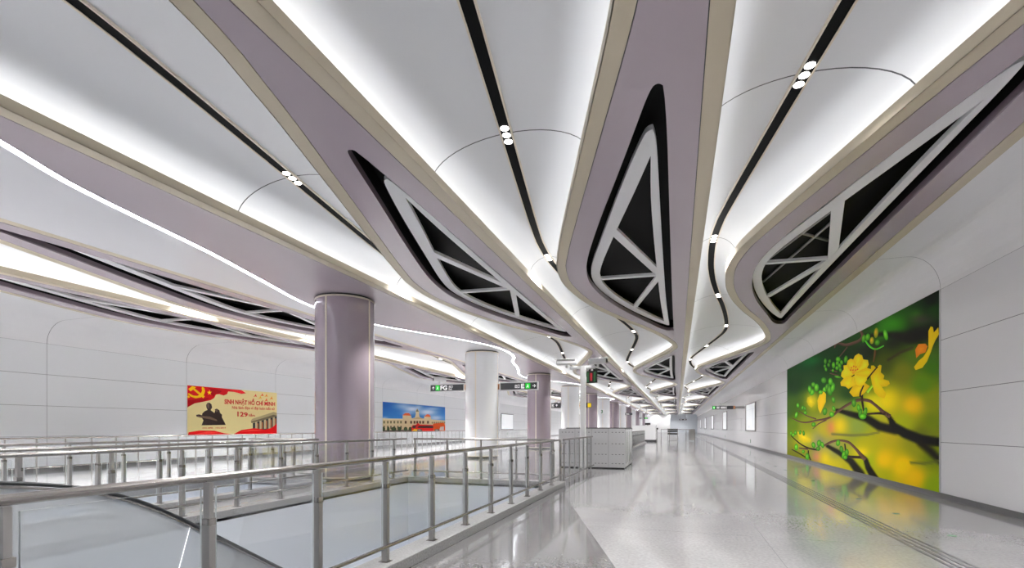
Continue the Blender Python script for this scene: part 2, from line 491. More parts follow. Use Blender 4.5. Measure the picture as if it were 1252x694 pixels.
def inset(P, d):
    n = len(P); out = []
    area = sum(P[i][0]*P[(i+1) % n][1] - P[(i+1) % n][0]*P[i][1] for i in range(n))
    sg = 1 if area > 0 else -1
    for i in range(n):
        a, p, b = P[i-1], P[i], P[(i+1) % n]
        e1 = (p[0]-a[0], p[1]-a[1]); e2 = (b[0]-p[0], b[1]-p[1])
        l1, l2 = math.hypot(*e1) or 1e-9, math.hypot(*e2) or 1e-9
        n1 = (-e1[1]/l1*sg, e1[0]/l1*sg); n2 = (-e2[1]/l2*sg, e2[0]/l2*sg)
        m = (n1[0]+n2[0], n1[1]+n2[1]); q = m[0]**2 + m[1]**2
        kk = min(2 * d / max(q, 1e-6), 2.2 * d) if q > 1e-6 else 0
        out.append((p[0] + m[0] * kk, p[1] + m[1] * kk))
    return out
# inner opening of the frame laid out directly so that its sharp tip stays clean
FR_I = chaikin([(-.37, 7.5), (-.445, 8.9), (-.485, 12.0), (-.51, 16.6), (-.47, 19.4), (-.85, 18.35), (-1.42, 16.55), (-1.84, 14.85), (-1.985, 13.5), (-1.87, 12.5), (-1.26, 10.4), (-.68, 8.55)], (0, 4), 2)
FR_I = [(x * FK, y * FK) for x, y in FR_I]
def seg_box(mb, a, b, w, z0, z1):
    dx, dy = b[0]-a[0], b[1]-a[1]; l = math.hypot(dx, dy); nx, ny = -dy/l*w/2, dx/l*w/2
    mb.fill([[(a[0]+nx, a[1]+ny), (b[0]+nx, b[1]+ny), (b[0]-nx, b[1]-ny), (a[0]-nx, a[1]-ny)]], z0, z1)

ZCL = {'R': 'in the strip along the right wall', 'M': 'in the middle strip over the walkway', 'L': 'in the strip next to the column row',
       'U': 'in the strip just beyond the columns', 'W': 'in the strip along the left wall'}
ORD = ['nearest', 'second', 'third', 'fourth', 'fifth', 'sixth', 'seventh']
def lip(mb, P, z0, z1, t=0.012):
    n = len(P); nr = normals(P)
    Q = [(x - nx * -t, y - ny * -t) for (x, y), (nx, ny) in zip(P, nr)]
    for A in (P, Q):
        mb.add([(x, y, z0) for x, y in A] + [(x, y, z1) for x, y in A], [(i, i+1, n+i+1, n+i) for i in range(n-1)])
    mb.add([(x, y, z1) for x, y in P] + [(x, y, z1) for x, y in Q], [(i, i+1, n+i+1, n+i) for i in range(n-1)])
def make_leaf(k, wave_led, edge_led):
    s, xr, tw = STRIPS[k]
    mx = lambda P: [((x - XE) * s, y - Y0) for x, y in P]
    root = thing('ceiling_panel', '', 'ceiling panel', (xr, Y0 - PER, ZC))
    g = 0.012
    bd = mx(offset(-g))
    out = bd + [(0.0 - g, PER), (0.0 - g, 0.0)]
    hole = mx(HOLE_S)
    MB().fill([out, hole], 0.0, 0.03).build('panel', M['lavender'], root)
    # trims: wavy side and straight side, each with an upstand
    t = MB(); A, B = mx(BORD), mx(TRIM_IN)
    t.fill([A + B[::-1]], 0.0, 0.02); lip(t, B, 0.0, 0.15); t.build('wavy_trim', M['beige'], root)
    t = MB(); t.box(0.0, tw, 0, PER, 0, 0.02); t.box(tw - .012, tw, 0, PER, 0, 0.15); t.build('straight_trim', M['beige'], root)
    j = MB(); j.fill([mx(offset(-g - .002)) + A[::-1]], 0.012, 0.02); j.box(-g - .002, 0, 0, PER, .012, .02); j.build('joint', M['darkgrey'], root)
    w = MB(); n = len(hole)
    w.add([(x, y, 0.03) for x, y in hole] + [(x, y, 0.13) for x, y in hole], [(i, (i+1) % n, n+(i+1) % n, n+i) for i in range(n)])
    w.add([(x, y, 0.13) for x, y in hole] + [(x, y, 0.42) for x, y in hole], [(i, (i+1) % n, n+(i+1) % n, n+i) for i in range(n)], 1)
    w.build('void_lining', [M['void_side'], M['void']], root)
    MB().fill([hole], 0.42, 0.44).build('void_back', M['void'], root)
    fm = MB(); fm.fill([mx(FR_O), mx(FR_I)], 0.13, 0.205); fr = fm.build('frame', M['frame'], root)
    jn = (-.42, 13.5)
    for a, b, wd in (((-1.27, 10.05), jn, .19), ((-2.1, 13.35), jn, .15), ((-1.33, 16.8), jn, .15)):
        bm = MB(); (p, q) = mx([(a[0] * FK, a[1] * FK), (b[0] * FK, b[1] * FK)]); seg_box(bm, p, q, wd, 0.135, 0.198); bm.build('bar', M['frame'], fr)
    if k == 'R':
        pm = MB()
        for (a, b) in (((-1.75, 11.6), (-.7, 12.6)), ((-1.9, 13.9), (-1.0, 10.6)), ((-1.6, 15.6), (-.9, 11.4))):
            (p, q) = mx([a, b]); pm.tube([(p[0], p[1], .36), (q[0], q[1], .36)], 0.03, 8)
        pm.build('pipe', M['steel_dark'], root)
    if wave_led or edge_led:
        l = MB()
        if wave_led: l.ribbon(mx(offset(.075)), mx(offset(.13)), 0.035)
        if edge_led: l.add([(tw - .13, 0, .035), (tw - .075, 0, .035), (tw - .075, PER, .035), (tw - .13, PER, .035)], [(0, 1, 2, 3)])
        l.build('light_strip', M['led'], root)
    return root
for k, wl, el in (('R', True, False), ('M', True, True), ('L', True, True), ('U', True, False), ('W', False, True)):
    proto = make_leaf(k, wl, el)
    for n in NPER:
        o = proto if n == -1 else copy_tree(proto)
        o.location.y = Y0 + n * PER
        o['label'] = ('lavender ceiling panel with dark triangular opening ' + ZCL[k] + ', ' + (ORD[n] + ' from camera' if n >= 0 else 'above and behind camera'))
        o['group'] = 'lavender leaf panels ' + ZCL[k]
# lavender soffit over the column row
def make_soffit():
    xr = -7.82
    root = thing('ceiling_panel', '', 'ceiling panel', (xr, Y0 - PER, ZC))
    B = [(x - xr, y - Y0) for x, y in LB]
    MB().fill([B + [(-.012, PER), (-.012, 0)]], 0, 0.03).build('panel', M['lavender'], root)
    t = MB(); t.box(0, .22, 0, PER, 0, .02); t.box(.208, .22, 0, PER, 0, .15); t.build('straight_trim', M['beige'], root)
    MB().box(-.014, 0, 0, PER, .012, .02).build('joint', M['darkgrey'], root)
    l = MB(); l.add([(.09, 0, .035), (.145, 0, .035), (.145, PER, .035), (.09, PER, .035)], [(0, 1, 2, 3)]); l.build('light_strip', M['led'], root)
    return root
proto = make_soffit()
def make_line():
    root = MB(); root.ribbon([(x, y - Y0) for x, y in LA], [(x, y - Y0) for x, y in LB], 0.012)
    return root.build('light_line', M['ledline'], None, (0, Y0 - PER, ZC))
pl = make_line()
for n in NPER:
    o = proto if n == -1 else copy_tree(proto); o.location.y = Y0 + n * PER
    w = ORD[n] + ' from camera' if n >= 0 else 'above and behind camera'
    o['label'] = 'lavender soffit panel above the column row, ' + w; o['group'] = 'soffit panels over the columns'
    q = pl if n == -1 else copy_tree(pl); q.location.y = Y0 + n * PER
    tag(q, 'glowing white light line weaving past the columns, ' + w + ' stretch', 'light', 'light lines along the column row')

# ------------------------------------------------------------------ black light tracks in the vaults
def make_track(k, with_lamps=True):
    root = thing('light_track', '', 'light track', (0, Y0, ZAP))
    pts = []
    for i, (x, y) in enumerate(BORD):
        a = VAULTS[k] - .2; b = mapx(k, interp(TRIM_IN, y)) + .19
        pts.append(((a + b) / 2, y - Y0))
    nr = normals(pts); nr[0] = nr[-1] = (-1, 0)
    off = lambda d: [(x + nx*d, y + ny*d * (0 if i in (0, len(pts)-1) else 1)) for i, ((x, y), (nx, ny)) in enumerate(zip(pts, nr))]
    c = MB(); c.fill([off(.075) + off(-.075)[::-1]], -.028, -.005); c.build('channel', M['track'], root)
    for sgn in (1, -1):
        e = MB(); e.fill([off(.098 * sgn) + off(.075 * sgn)[::-1]], -.04, .0); e.build('edge_trim', M['cream'], root)
    if with_lamps:
        for q in range(4):
            yc = 7.05 + PER / 4 * q
            for d in (-.17, 0, .17):
                y = yc + d; i = min(range(len(pts)), key=lambda i: abs(pts[i][1] + Y0 - y))
                x = interp([(p[0], p[1] + Y0) for p in pts], y)
                lm = MB(); lm.cyl(x, y - Y0, -.034, -.02, .062, 20); lm.build('lamp', M['lamp'], root)
    return root
TL = {'R': 'in vault beside right wall', 'M': 'in vault over middle of walkway', 'L': 'in vault next to column row', 'U': 'added for light in vault beyond the columns'}
for k in ('R', 'M', 'L', 'U'):  # U track is an added light source for the hall beyond the columns
    proto = make_track(k)
    for n in range(0, 7):
        o = proto if n == 0 else copy_tree(proto)
        o.location.y = Y0 + n * PER
        o['label'] = 'black winding spotlight track ' + TL[k] + ', ' + ORD[n] + ' from camera'; o['group'] = 'light tracks ' + TL[k]
    p2 = copy_tree(proto); p2.location.y = Y0 - PER
    p2['label'] = 'black winding spotlight track ' + TL[k] + ', behind camera'; p2['group'] = 'light tracks ' + TL[k]

# ------------------------------------------------------------------ columns
CX, CY0, CP, CR = -9.4, 12.3, 10.85, 0.845
def make_column(m, strip):
    root = thing('column', '', 'column', (CX, CY0, 0))
    b = MB(); b.cyl(0, 0, .0, .1, CR - .05, 48); b.build('plinth', M['darkgrey'], root)
    s = MB(); s.cyl(0, 0, .1, ZC - .05, CR, 64); s.build('shaft', m, root)
    t = MB(); t.cyl(0, 0, ZC - .05, ZC - .0, CR - .04, 48); t.build('shadow_gap', M['black'], root)
    r = MB(); r.cyl(0, 0, ZC - .1, ZC - .05, CR + .006, 64); r.cyl(0, 0, .1, .14, CR + .006, 64); r.build('ring', strip, root)
    for q in range(4):
        a = q * pi / 2; e = MB(); w = .03 / CR
        v = []
        for z in (.14, ZC - .1):
            for rr in (CR - .01, CR + .006):
                for d in (-w, w): v.append((rr * cos(a + d), rr * sin(a + d), z))
        e.add(v, [(0, 1, 3, 2), (4, 6, 7, 5), (2, 3, 7, 6), (0, 2, 6, 4), (1, 5, 7, 3)]); e.build('strip', strip, root)
    return root
M['column_white'] = mat('column_white', rgb(228, 229, 231), 0.15, coat=0.4)
cl, cw = make_column(M['column_lavender'], M['cream']), make_column(M['column_white'], M['cream'])
ORC = ['nearest', 'second', 'third', 'fourth', 'fifth', 'sixth', 'seventh']
ul = uw = False
for i in range(13):
    lav = i % 2 == 0
    if lav: o = cl if not ul else copy_tree(cl); ul = True
    else: o = cw if not uw else copy_tree(cw); uw = True
    o.location.y = CY0 + CP * i
    o['label'] = f"round {'glossy lavender' if lav else 'white'} column with cream strips, {ORC[i // 2]} {'lavender' if lav else 'white'} one from camera"
    o['group'] = 'columns of the central row'

# ------------------------------------------------------------------ glass railings
def make_post(parent, t, h0, h1):
    p = MB()
    p.box(t - .024, t + .024, -.034, .034, h0, h1 - .27); p.box(t - .017, t + .017, -.026, .026, h1 - .27, h1 - .03)
    o = p.build('post', M['steel_dark'], parent)
    MB().box(t - .026, t + .026, -.036, .036, h1 - .31, h1 - .265).build('clamp', M['steel'], o)
    MB().box(t - .05, t + .05, -.055, .055, h0, h0 + .008).build('base_plate', M['steel'], o)
def fence(label, p0, p1, posts, z0=CZ, rail=1.215, rr=.028, side=1, lower=.30, glass=True, end_drop=False, cat='railing', thin=False):
    p0, p1 = Vector(p0), Vector(p1); d = p1 - p0; ln = d.length
    root = thing('railing', label, cat, (p0.x, p0.y, 0), math.atan2(d.y, d.x))
    top = [(0, 0, rail), (ln, 0, rail)]
    if end_drop:
        top = [(0, 0, rail), (ln - .12, 0, rail)] + [(ln - .12 + .12 * sin(a), 0, rail - .12 + .12 * cos(a)) for a in (pi/8, pi/4, 3*pi/8, pi/2)] + [(ln, 0, z0)]
    MB().tube(top, rr, 16).build('handrail', M['steel'], root)
    MB().tube([(0, side * .05, lower), (ln, side * .05, lower)], .02, 12).build('lower_rail', M['steel'], root)
    for t in posts:
        if thin:
            MB().box(t - .014, t + .014, -.02, .02, z0, rail - .02).build('post', M['steel_dark'], root)
        else: make_post(root, t, z0, rail)
    if glass:
        for a, b in zip(posts, posts[1:]):
            g = MB(); x0, x1, z_0, z_1 = a + .055, b - .055, z0 + .14, rail - .06
            g.box(x0, x1, -.007, .007, z_0, z_1)
            g.mi = [1, 1, 0, 0, 1, 1]
            g.build('glass_pane', [M['glass'], M['glass_edge']], root)
    return root
FX = -2.935
fence('long steel and glass railing in foreground beside the walkway', (FX, -1.2), (FX, 12.75),
      [1.2 + 1.395 + 1.038 * i for i in range(-2, 11)], side=-1, end_drop=True)
fence('steel railing with slim dark bars running up to the ticket gates', (FX + .05, 12.9), (FX + .05, 17.6), [.05 + .72 * i for i in range(7)], z0=0.0, side=-1, lower=.2, thin=True)
xs = [-7.2 + 1.02 * i for i in range(5)]
fence('steel and glass railing closing the far end of near stairwell', (-7.25, 12.6), (-3.05, 12.6), [.04 + 1.03 * i for i in range(5)], side=-1)
fence('steel and glass railing on the far left side of near stairwell', (-7.5, -1.2), (-7.5, 12.6), [1.2 + .6 + 1.03 * i for i in range(-1, 12)], side=-1)
fence('steel and glass railing on the near side of second stairwell, left of nearest column', (-9.2, -1.2), (-9.2, 10.9), [.6 + 1.03 * i for i in range(12)], side=-1)
fence('steel and glass railing on the far side of second stairwell', (-11.75, -1.2), (-11.75, 10.9), [.6 + 1.03 * i for i in range(12)], side=-1)
fence('short steel and glass railing closing the end of second stairwell', (-11.68, 10.98), (-9.27, 10.98), [.1, .85, 1.6, 2.3], side=-1)
fence('long steel barrier with many bars along the corridor by left wall', (-18.6, 2.0), (-18.6, 62.0), [.1 + .75 * i for i in range(80)], z0=0.0, side=1, glass=True, thin=True)
fence('glass railing of distant stairwell behind the ticket gates', (-3.05, 33.0), (-3.05, 50.0), [.1 + 1.05 * i for i in range(17)], side=-1)
struct(MB().box(-3.4, -2.9, 32.5, 50.5, 0, CZ).build('trim_curb', M['granite']))

# ------------------------------------------------------------------ escalator balustrade in the near stairwell
def escalator():
    X = -4.62
    root = thing('escalator', 'escalator with frosted glass side and black handrail sinking into near stairwell', 'escalator', (X, 0, 0))
    pts = [(-1.4, 1.17), (-.4, 1.17), (.6, 1.17), (1.5, 1.17), (1.95, 1.165), (2.3, 1.13), (2.7, 1.05), (3.05, .92), (3.4, .73), (3.75, .50), (4.2, .21), (4.85, -.22), (6.0, -.98), (8.5, -2.6), (10, -3.55)]
    P = [(p[0], p[1]) for p in pts]
    for _ in range(2):
        Q = [P[0]]
        for a, b in zip(P, P[1:]): Q += [(a[0]*.75+b[0]*.25, a[1]*.75+b[1]*.25), (a[0]*.25+b[0]*.75, a[1]*.25+b[1]*.75)]
        Q.append(P[-1]); P = Q
    def low(y): return 0.12 if y < 1.9 else 0.12 - (y - 1.9) * .635 if y > 2.5 else 0.12 - (y - 1.9) ** 2 * .5
    nrm = normals([(p[0], p[1]) for p in P])
    hr = MB()
    prof = [(-.045, .0), (-.042, .012), (-.025, .02), (.025, .02), (.042, .012), (.045, .0), (.03, -.012), (-.03, -.012)]
    rows = []
    for (y, z), (nx, nz) in zip(P, nrm):
        nn = (nx, nz) if nz > 0 else (-nx, -nz)
        rows.append([(a, y + nn[0]*b, z + nn[1]*b) for a, b in prof])
    w = len(prof)
    hr.add([q for r in rows for q in r], [(i*w+j, (i+1)*w+j, (i+1)*w+(j+1) % w, i*w+(j+1) % w) for i in range(len(rows)-1) for j in range(w)], 0, True)
    hr.build('handrail', M['rubber'], root)
    tr = MB()
    for (y0, z0), (y1, z1) in zip(P, P[1:]):
        tr.add([(-.02, y0, z0-.035), (.02, y0, z0-.035), (.02, y1, z1-.035), (-.02, y1, z1-.035), (-.02, y0, z0-.015), (.02, y0, z0-.015), (.02, y1, z1-.015), (-.02, y1, z1-.015)],
               [(0, 1, 2, 3), (4, 7, 6, 5), (0, 4, 5, 1), (1, 5, 6, 2), (2, 6, 7, 3), (3, 7, 4, 0)])
    tr.build('handrail_track', M['steel'], root)
    # glass in three panes, joints square to the slope
    bounds = [-1.4, 1.2, 3.62, 6.4, 10.0]; lean = [0, 0, .62, .62, .62]
    for b0, b1, l0, l1 in zip(bounds, bounds[1:], lean, lean[1:]):
        g = MB(); R = []
        for i in range(25):
            t = i / 24; yt = b0 + .006 + (b1 - b0 - .012) * t; ll = l0 + (l1 - l0) * t
            zt = interp([(p[1], p[0]) for p in P], yt) - .03
            yb = yt - ll * .62; zb = low(yb)
            R.append(((yt, zt), (yb, zb)))
        v = []
        for (a, b) in R: v += [(-.006, a[0], a[1]), (.006, a[0], a[1]), (-.006, b[0], b[1]), (.006, b[0], b[1])]
        fs = []; mi = []
        for i in range(24):
            o = i * 4; n = o + 4
            fs += [(o, n, n+2, o+2), (o+1, o+3, n+3, n+1), (o, o+1, n+1, n), (o+2, n+2, n+3, o+3)]; mi += [0, 0, 1, 1]
        fs += [(0, 2, 3, 1), (96, 97, 99, 98)]; mi += [1, 1]
        g.add(v, fs); g.mi = mi; g.build('glass_side', [M['esc_glass'], M['signwhite']], root)
    dk = MB()
    ys = [-1.4, 1.9, 2.2, 2.5, 10]
    for a, b in zip(ys, ys[1:]):
        za, zb = low(a), low(b)
        dk.add([(-.12, a, za), (.14, a, za), (.14, b, zb), (-.12, b, zb), (-.12, a, za-.5), (.14, a, za-.5), (.14, b, zb-.5), (-.12, b, zb-.5)],
               [(0, 1, 2, 3), (4, 7, 6, 5), (0, 3, 7, 4), (1, 5, 6, 2), (0, 4, 5, 1), (3, 2, 6, 7)])
    dk.build('deck', M['steel'], root)
    st = MB(); st.box(-1.3, -.13, -1.4, 1.9, -.1, 0.0)
    for i in range(18): st.box(-1.3, -.13, 1.9 + i * .4, 2.3 + i * .4, -.35 - i * .225, -.2 * (i > 0) - max(i - 1, 0) * .23 - .02)
    st.build('steps', M['darkgrey'], root)
    return root
escalator()

# ------------------------------------------------------------------ ticket gates
def make_gate():
    root = thing('ticket_gate', '', 'ticket gate', (-3.08, 18.6, 0))
    d = MB(); d.bbox(-1.27, 1.27, 0, .18, .04, 1.5, .05, 5, 'y')
    for z in (1.36, .93, .53, .19):
        for p in range(4):
            for q in range(4):
                x = -1.27 + p * .635 + .12 + q * .13
                d.box(x, x + .055, -.003, .004, z - .009, z + .009, 1)
    for p in (1, 2, 3): d.box(-1.27 + p * .635 - .003, -1.27 + p * .635 + .003, -.0015, .002, .06, 1.5, 2)
    d.build('cabinet', [M['gate_steel'], M['black'], M['darkgrey']], root)
    MB().box(-1.22, 1.22, .02, .16, 0, .04).build('foot', M['black'], root)
    c = MB(); c.bbox(-1.0, 1.275, .01, .17, 1.42, 1.53, .05, 5, 'y'); c.build('top_cover', M['black'], root)
    e = MB(); e.box(1.262, 1.274, .045, .135, .2, 1.38); e.build('end_panel', M['darkgrey'], root)
    g = MB(); g.box(-.3, .3, .18, .22, .35, 1.2); g.build('flap', M['glass_edge'], root)
    return root
g0 = make_gate()
for i, nm in enumerate(('nearest of the row with perforated side facing camera', 'second in the row', 'middle one of the row', 'fourth in the row', 'farthest of the row')):
    o = g0 if i == 0 else copy_tree(g0); o.location.y = 18.6 + .66 * i
    o['label'] = 'tall stainless steel ticket gate, ' + nm; o['group'] = 'ticket gates'

# pole with cameras and lane signal
Yp = 18.25; xp, _ = on_y(713, 500, Yp); _, zp = on_y(713, 447, Yp)
r = thing('signal_pole', 'white pole standing in front of the ticket gates', 'pole', (xp, Yp, 0))
MB().bbox(-.1, .1, -.08, .08, 0, zp, .03, 3).build('post', M['white'], r)
MB().bbox(-.5, .45, -.05, .05, zp - .12, zp, .02, 3, 'x').build('crossbar', M['white'], r)
MB().box(-.16, .16, -.14, .14, 0, .02).build('base_plate', M['steel'], r)
r = thing('lane_signal', 'black lane signal with red cross between green bars hung on white pole', 'signal', (xp + .34, Yp - .06, zp - .66), -.35)
MB().box(-.2, .2, -.05, .05, 0, .45).build('housing', M['black'], r)
c = MB(); c.box(-.045, -.015, -.056, -.05, .08, .37); c.box(.005, .035, -.056, -.05, .08, .37); c.build('red_display', M['red'], r)
c = MB(); c.box(-.18, -.1, -.056, -.05, .04, .41); c.box(.1, .18, -.056, -.05, .04, .41); c.build('green_display', M['dgreen'], r)
MB().box(-.03, .03, -.03, .03, .45, .52).build('hanger', M['white'], r)
def cctv(label, loc, rz, tilt=-.1, s=1.0):
    r = thing('security_camera', label, 'security camera', loc, rz)
    b = MB()
    b.bbox(-.3*s, .3*s, -.085*s, .085*s, .02*s, .19*s, .05*s, 4, 'x'); b.build('housing', M['white'], r)
    h = MB(); h.bbox(-.27*s, .37*s, -.1*s, .1*s, .19*s, .205*s, .006*s, 2, 'x'); h.build('sunshade', M['white'], r)
    MB().box(.3*s, .31*s, -.06*s, .06*s, .05*s, .16*s).build('lens', M['black'], r)
    MB().cyl(0, 0, -.06*s, .02*s, .035*s, 16).build('bracket', M['white'], r)
    return r
cctv('white security camera on top of white pole, pointing right', (xp + .55, Yp - .02, zp + .02), -.25, s=1.15)
cctv('white security camera on top of white pole, pointing left', (xp - .62, Yp - .02, zp + .02), pi + .2, s=1.25)

# ------------------------------------------------------------------ hanging signs
def sign(label, px0, px1, py0, py1, Y, glyphs, bracket=None, cat='sign', frame=True):
    """flat lit sign box across the hall; glyphs: list of (kind, u0, u1[, text]) over the width"""
    x0, z1 = on_y(px0, py0, Y); x1, _ = on_y(px1, py0, Y); xm = (px0 + px1) / 2
    _, za = on_y(xm, py1, Y); _, zb = on_y(xm, py0, Y)
    w, h = x1 - x0, zb - za
    r = thing('hanging_sign', label, cat, (x0, Y, za))
    if frame: MB().bbox(-.06, w + .06, .0, .1, -.06, h + .06, .03, 3, 'y').build('casing', M['white'], r)
    else: MB().box(-.01, w + .01, .0, .08, -.01, h + .01).build('casing', M['darkgrey'], r)
    MB().box(0, w, -.006, .0, 0, h).build('face', M['sign'], r)
    for gph in glyphs:
        kind, u0, u1 = gph[:3]; a, b = u0 * w, u1 * w; m = MB(); y = -.008; name = 'symbol'; mm = M['signwhite']
        c = (a + b) / 2; s = min(b - a, h * .8) / 2; zc = h / 2
        if kind == 'box':
            m.box(a, b, -.009, -.006, h * .1, h * .9); m.build('symbol', M['green'], r); m = MB()
            m.cyl(c, -.011, 0, 0, 0, 3, caps=False); m = MB(); y = -.011
            m.add([(c + s*.2*cos(t), y, zc + s*.42 + s*.2*sin(t)) for t in [i*pi/5 for i in range(10)]], [range(10)])
            m.add([(c - s*.25, y, zc + s*.2), (c + s*.35, y, zc + s*.2), (c + s*.2, y, zc - s*.25), (c + s*.45, y, zc - s*.7), (c + s*.2, y, zc - s*.7), (c, y, zc - s*.3), (c - s*.5, y, zc - s*.7), (c - s*.6, y, zc - s*.5), (c - s*.2, y, zc - s*.1)], [range(9)])
        elif kind in ('up', 'right'):
            P = [(-.12, -.75), (.12, -.75), (.12, .25), (.5, -.1), (.68, .1), (0, .78), (-.68, .1), (-.5, -.1), (-.12, .25)]
            if kind == 'right': P = [(q, -p) for p, q in P]
            tri = tessellate_polygon([[Vector((p, q, 0)) for p, q in P]])
            m.add([(c + p*s, y, zc + q*s) for p, q in P], [tuple(t) for t in tri])
        elif kind == 'yellow':
            m.box(a, b, -.009, -.006, h * .08, h * .92); mm = M['yellow']
        elif kind == 'text':
            v, fs = text_verts(gph[3], h * (gph[4] if len(gph) > 4 else .95), .001 if len(gph) > 4 else .01, 'LEFT', b - a)
            lo = min(p[1] for p in v); hi = max(p[1] for p in v)
            m.add([(a + p[0], y, zc + p[1] - (lo + hi) / 2) for p in v], fs); name = 'lettering'
        elif kind == 'lines':
            for q in range(3): m.box(a, b - (b - a) * .2 * (q % 2), -.009, -.006, h * (.22 + .22 * q), h * (.32 + .22 * q))
        m.build(name, mm, r)
    if bracket == 'right':
        MB().box(w + .06, w + .2, .02, .08, .02, h - .02).build('bracket', M['orange'], r)
    if bracket == 'left':
        MB().box(-.2, -.06, .02, .08, .02, h - .02).build('bracket', M['orange'], r)
    if bracket == 'ceiling':
        for q in (.15, .85): MB().cyl(w * q, .04, h, ZC - za, .02, 10).build('rod', M['steel'], r)
    if isinstance(bracket, tuple):
        MB().box(w + .02, w + .16, -.01, .07, 0, h).build('end_cap', M['orange'], r)
        MB().box(w + .16, XR - x0, .02, .07, h * .15, h * .85).build('arm', M['steel'], r)
    return r
Yc2 = CY0 + CP
sign('dark FG direction sign with up arrow on left side of nearest white column', 526.5, 566.6, 470, 477.6, Yc2, [('up', .03, .14), ('box', .16, .28), ('text', .305, .51, 'FG'), ('text', .56, .68, '出口\nExit', .38)], 'right')
sign('dark E direction sign with right arrow on right side of nearest white column', 612, 656.5, 467.8, 475.8, Yc2, [('text', .40, .53, '出口', .6), ('text', .57, .66, 'E'), ('box', .69, .82), ('right', .86, .99)], 'left')
cctv('white security camera mounted above the FG sign', on_y(537.5, 467, Yc2)[:1] + (Yc2, on_y(537.5, 467, Yc2)[1] + .01), -2.3, s=1.1)
Yc4 = CY0 + 3 * CP
sign('dark direction sign with white arrow on left side of second white column', 674, 685.5, 492.5, 498.5, Yc4, [('up', .4, .75), ('lines', .05, .3)], 'right', frame=False)
sign('dark direction sign with yellow square on right side of second white column', 709.5, 723, 492.3, 498, Yc4, [('yellow', .68, .98), ('lines', .1, .4)], 'left', frame=False)
sign('black hanging sign far down the hall, left of the others', 764.5, 773, 504.6, 507, 60.0, [('lines', .1, .6)], 'ceiling', frame=False)
sign('dark hanging sign with green square far down the hall', 782, 792, 510.2, 511.8, 92.0, [('box', .65, .95), ('lines', .1, .5)], 'ceiling', frame=False)
sign('dark hanging sign before the grey end wall', 830.5, 839.5, 512, 513.4, 104.0, [('lines', .1, .4), ('lines', .6, .9)], 'ceiling', frame=False)
Yw, _ = on_x(911, 500, XR)
sign('black direction sign on an arm from the right wall', 871, 896.5, 496, 500, Yw, [('box', .03, .13), ('lines', .2, .35), ('lines', .4, .7)], ('wall',), frame=False)
cctv('small security camera above the sign by right wall', (on_y(880, 496, Yw)[0], Yw, on_y(880, 494.6, Yw)[1]), -1.2, s=.6)
# small plate with a figure on the third white column
yb = CY0 + 5 * CP
r = thing('number_plate', 'small white plate with green number 3 on third white column', 'sign', (on_y(736, 503, yb - CR)[0], yb - CR - .03, on_y(736, 505.5, yb - CR)[1]), -.18)
MB().box(-.35, .35, -.01, .01, 0, .6).build('plate', M['white'], r)
v, fs = text_verts('3', .6, .02, 'CENTER'); MB().add([(p[0], -.014, p[1] + .08) for p in v], fs).build('lettering', M['dgreen'], r)

# ------------------------------------------------------------------ right wall: light panels, exit markers, tactile strip
for i, w in enumerate(('nearest', 'second', 'third', 'fourth', 'fifth')):
    y0 = on_x(924.5, 500, XR)[0] + PER * i; y1 = y0 + 5.3
    r = thing('wall_lightbox', f'white framed light panel on right wall beyond the flower picture, {w} from camera', 'light panel', (XR, y0, WZ[0] + .02), 0, 'light panels on the right wall')
    h = WZ[2] - WZ[0] - .04
    fr = MB(); fr.box(-.09, 0, 0, .1, 0, h); fr.box(-.09, 0, 5.2, 5.3, 0, h); fr.box(-.09, 0, .1, 5.2, 0, .08); fr.box(-.09, 0, .1, 5.2, h - .08, h); fr.build('frame', M['steel'], r)
    MB().box(-.03, 0, .1, 5.2, .08, h - .08).build('screen', M['panel_white'], r)
    if i < 2:
        g = MB(); g.box(-.036, -.03, 1.3, 1.45, .3, h - .4); g.box(-.036, -.03, 3.2, 3.9, .25, .42); g.box(-.036, -.03, .3, 5.0, h - .5, h - .46); g.build('faint_print', M['greyblue'], r)
ye = on_x(917.5, 537, XR)[0]
for i, w in enumerate(('nearest', 'second', 'third', 'fourth')):
    r = thing('exit_marker', f'small green exit marker low on right wall, {w} from camera', 'exit marker', (XR, ye + PER * i, .34), 0, 'green exit markers on the right wall')
    MB().box(-.02, 0, -.17, .17, 0, .24).build('plate', M['dgreen'], r)
    MB().box(-.022, -.02, -.05, .05, .06, .18).build('symbol', M['signwhite'], r)
t = MB()
for i in range(4): t.box(2.86 + i * .085, 2.89 + i * .085, 1.0, YE - 3, -.004, .002)
tag(t.build('tactile_strip', M['darkgrey']), 'dark grooved guide strip running along the floor by right wall', 'guide strip')
tag(MB().box(.35, 2.86, 21.25, 21.29, -.003, .002).build('floor_joint_bar', M['darkgrey']), 'thin dark bar crossing the floor up to the guide strip', 'floor bar')
xm = 3.72
for i in range(12):
    y = 8.65 + 1.9 * i
    t = MB(); t.cyl(0, 0, -.002, .003, .055, 16); o = t.build('floor_marker', M['dgreen'], None, (xm, y, 0))
    ords = ['nearest', 'second', 'third', 'fourth', 'fifth', 'sixth', 'seventh', 'eighth', 'ninth', 'tenth', 'eleventh', 'twelfth']
    tag(o, f'small green floor marker between guide strip and right wall, {ords[i]} from camera', 'floor marker', 'green floor markers')

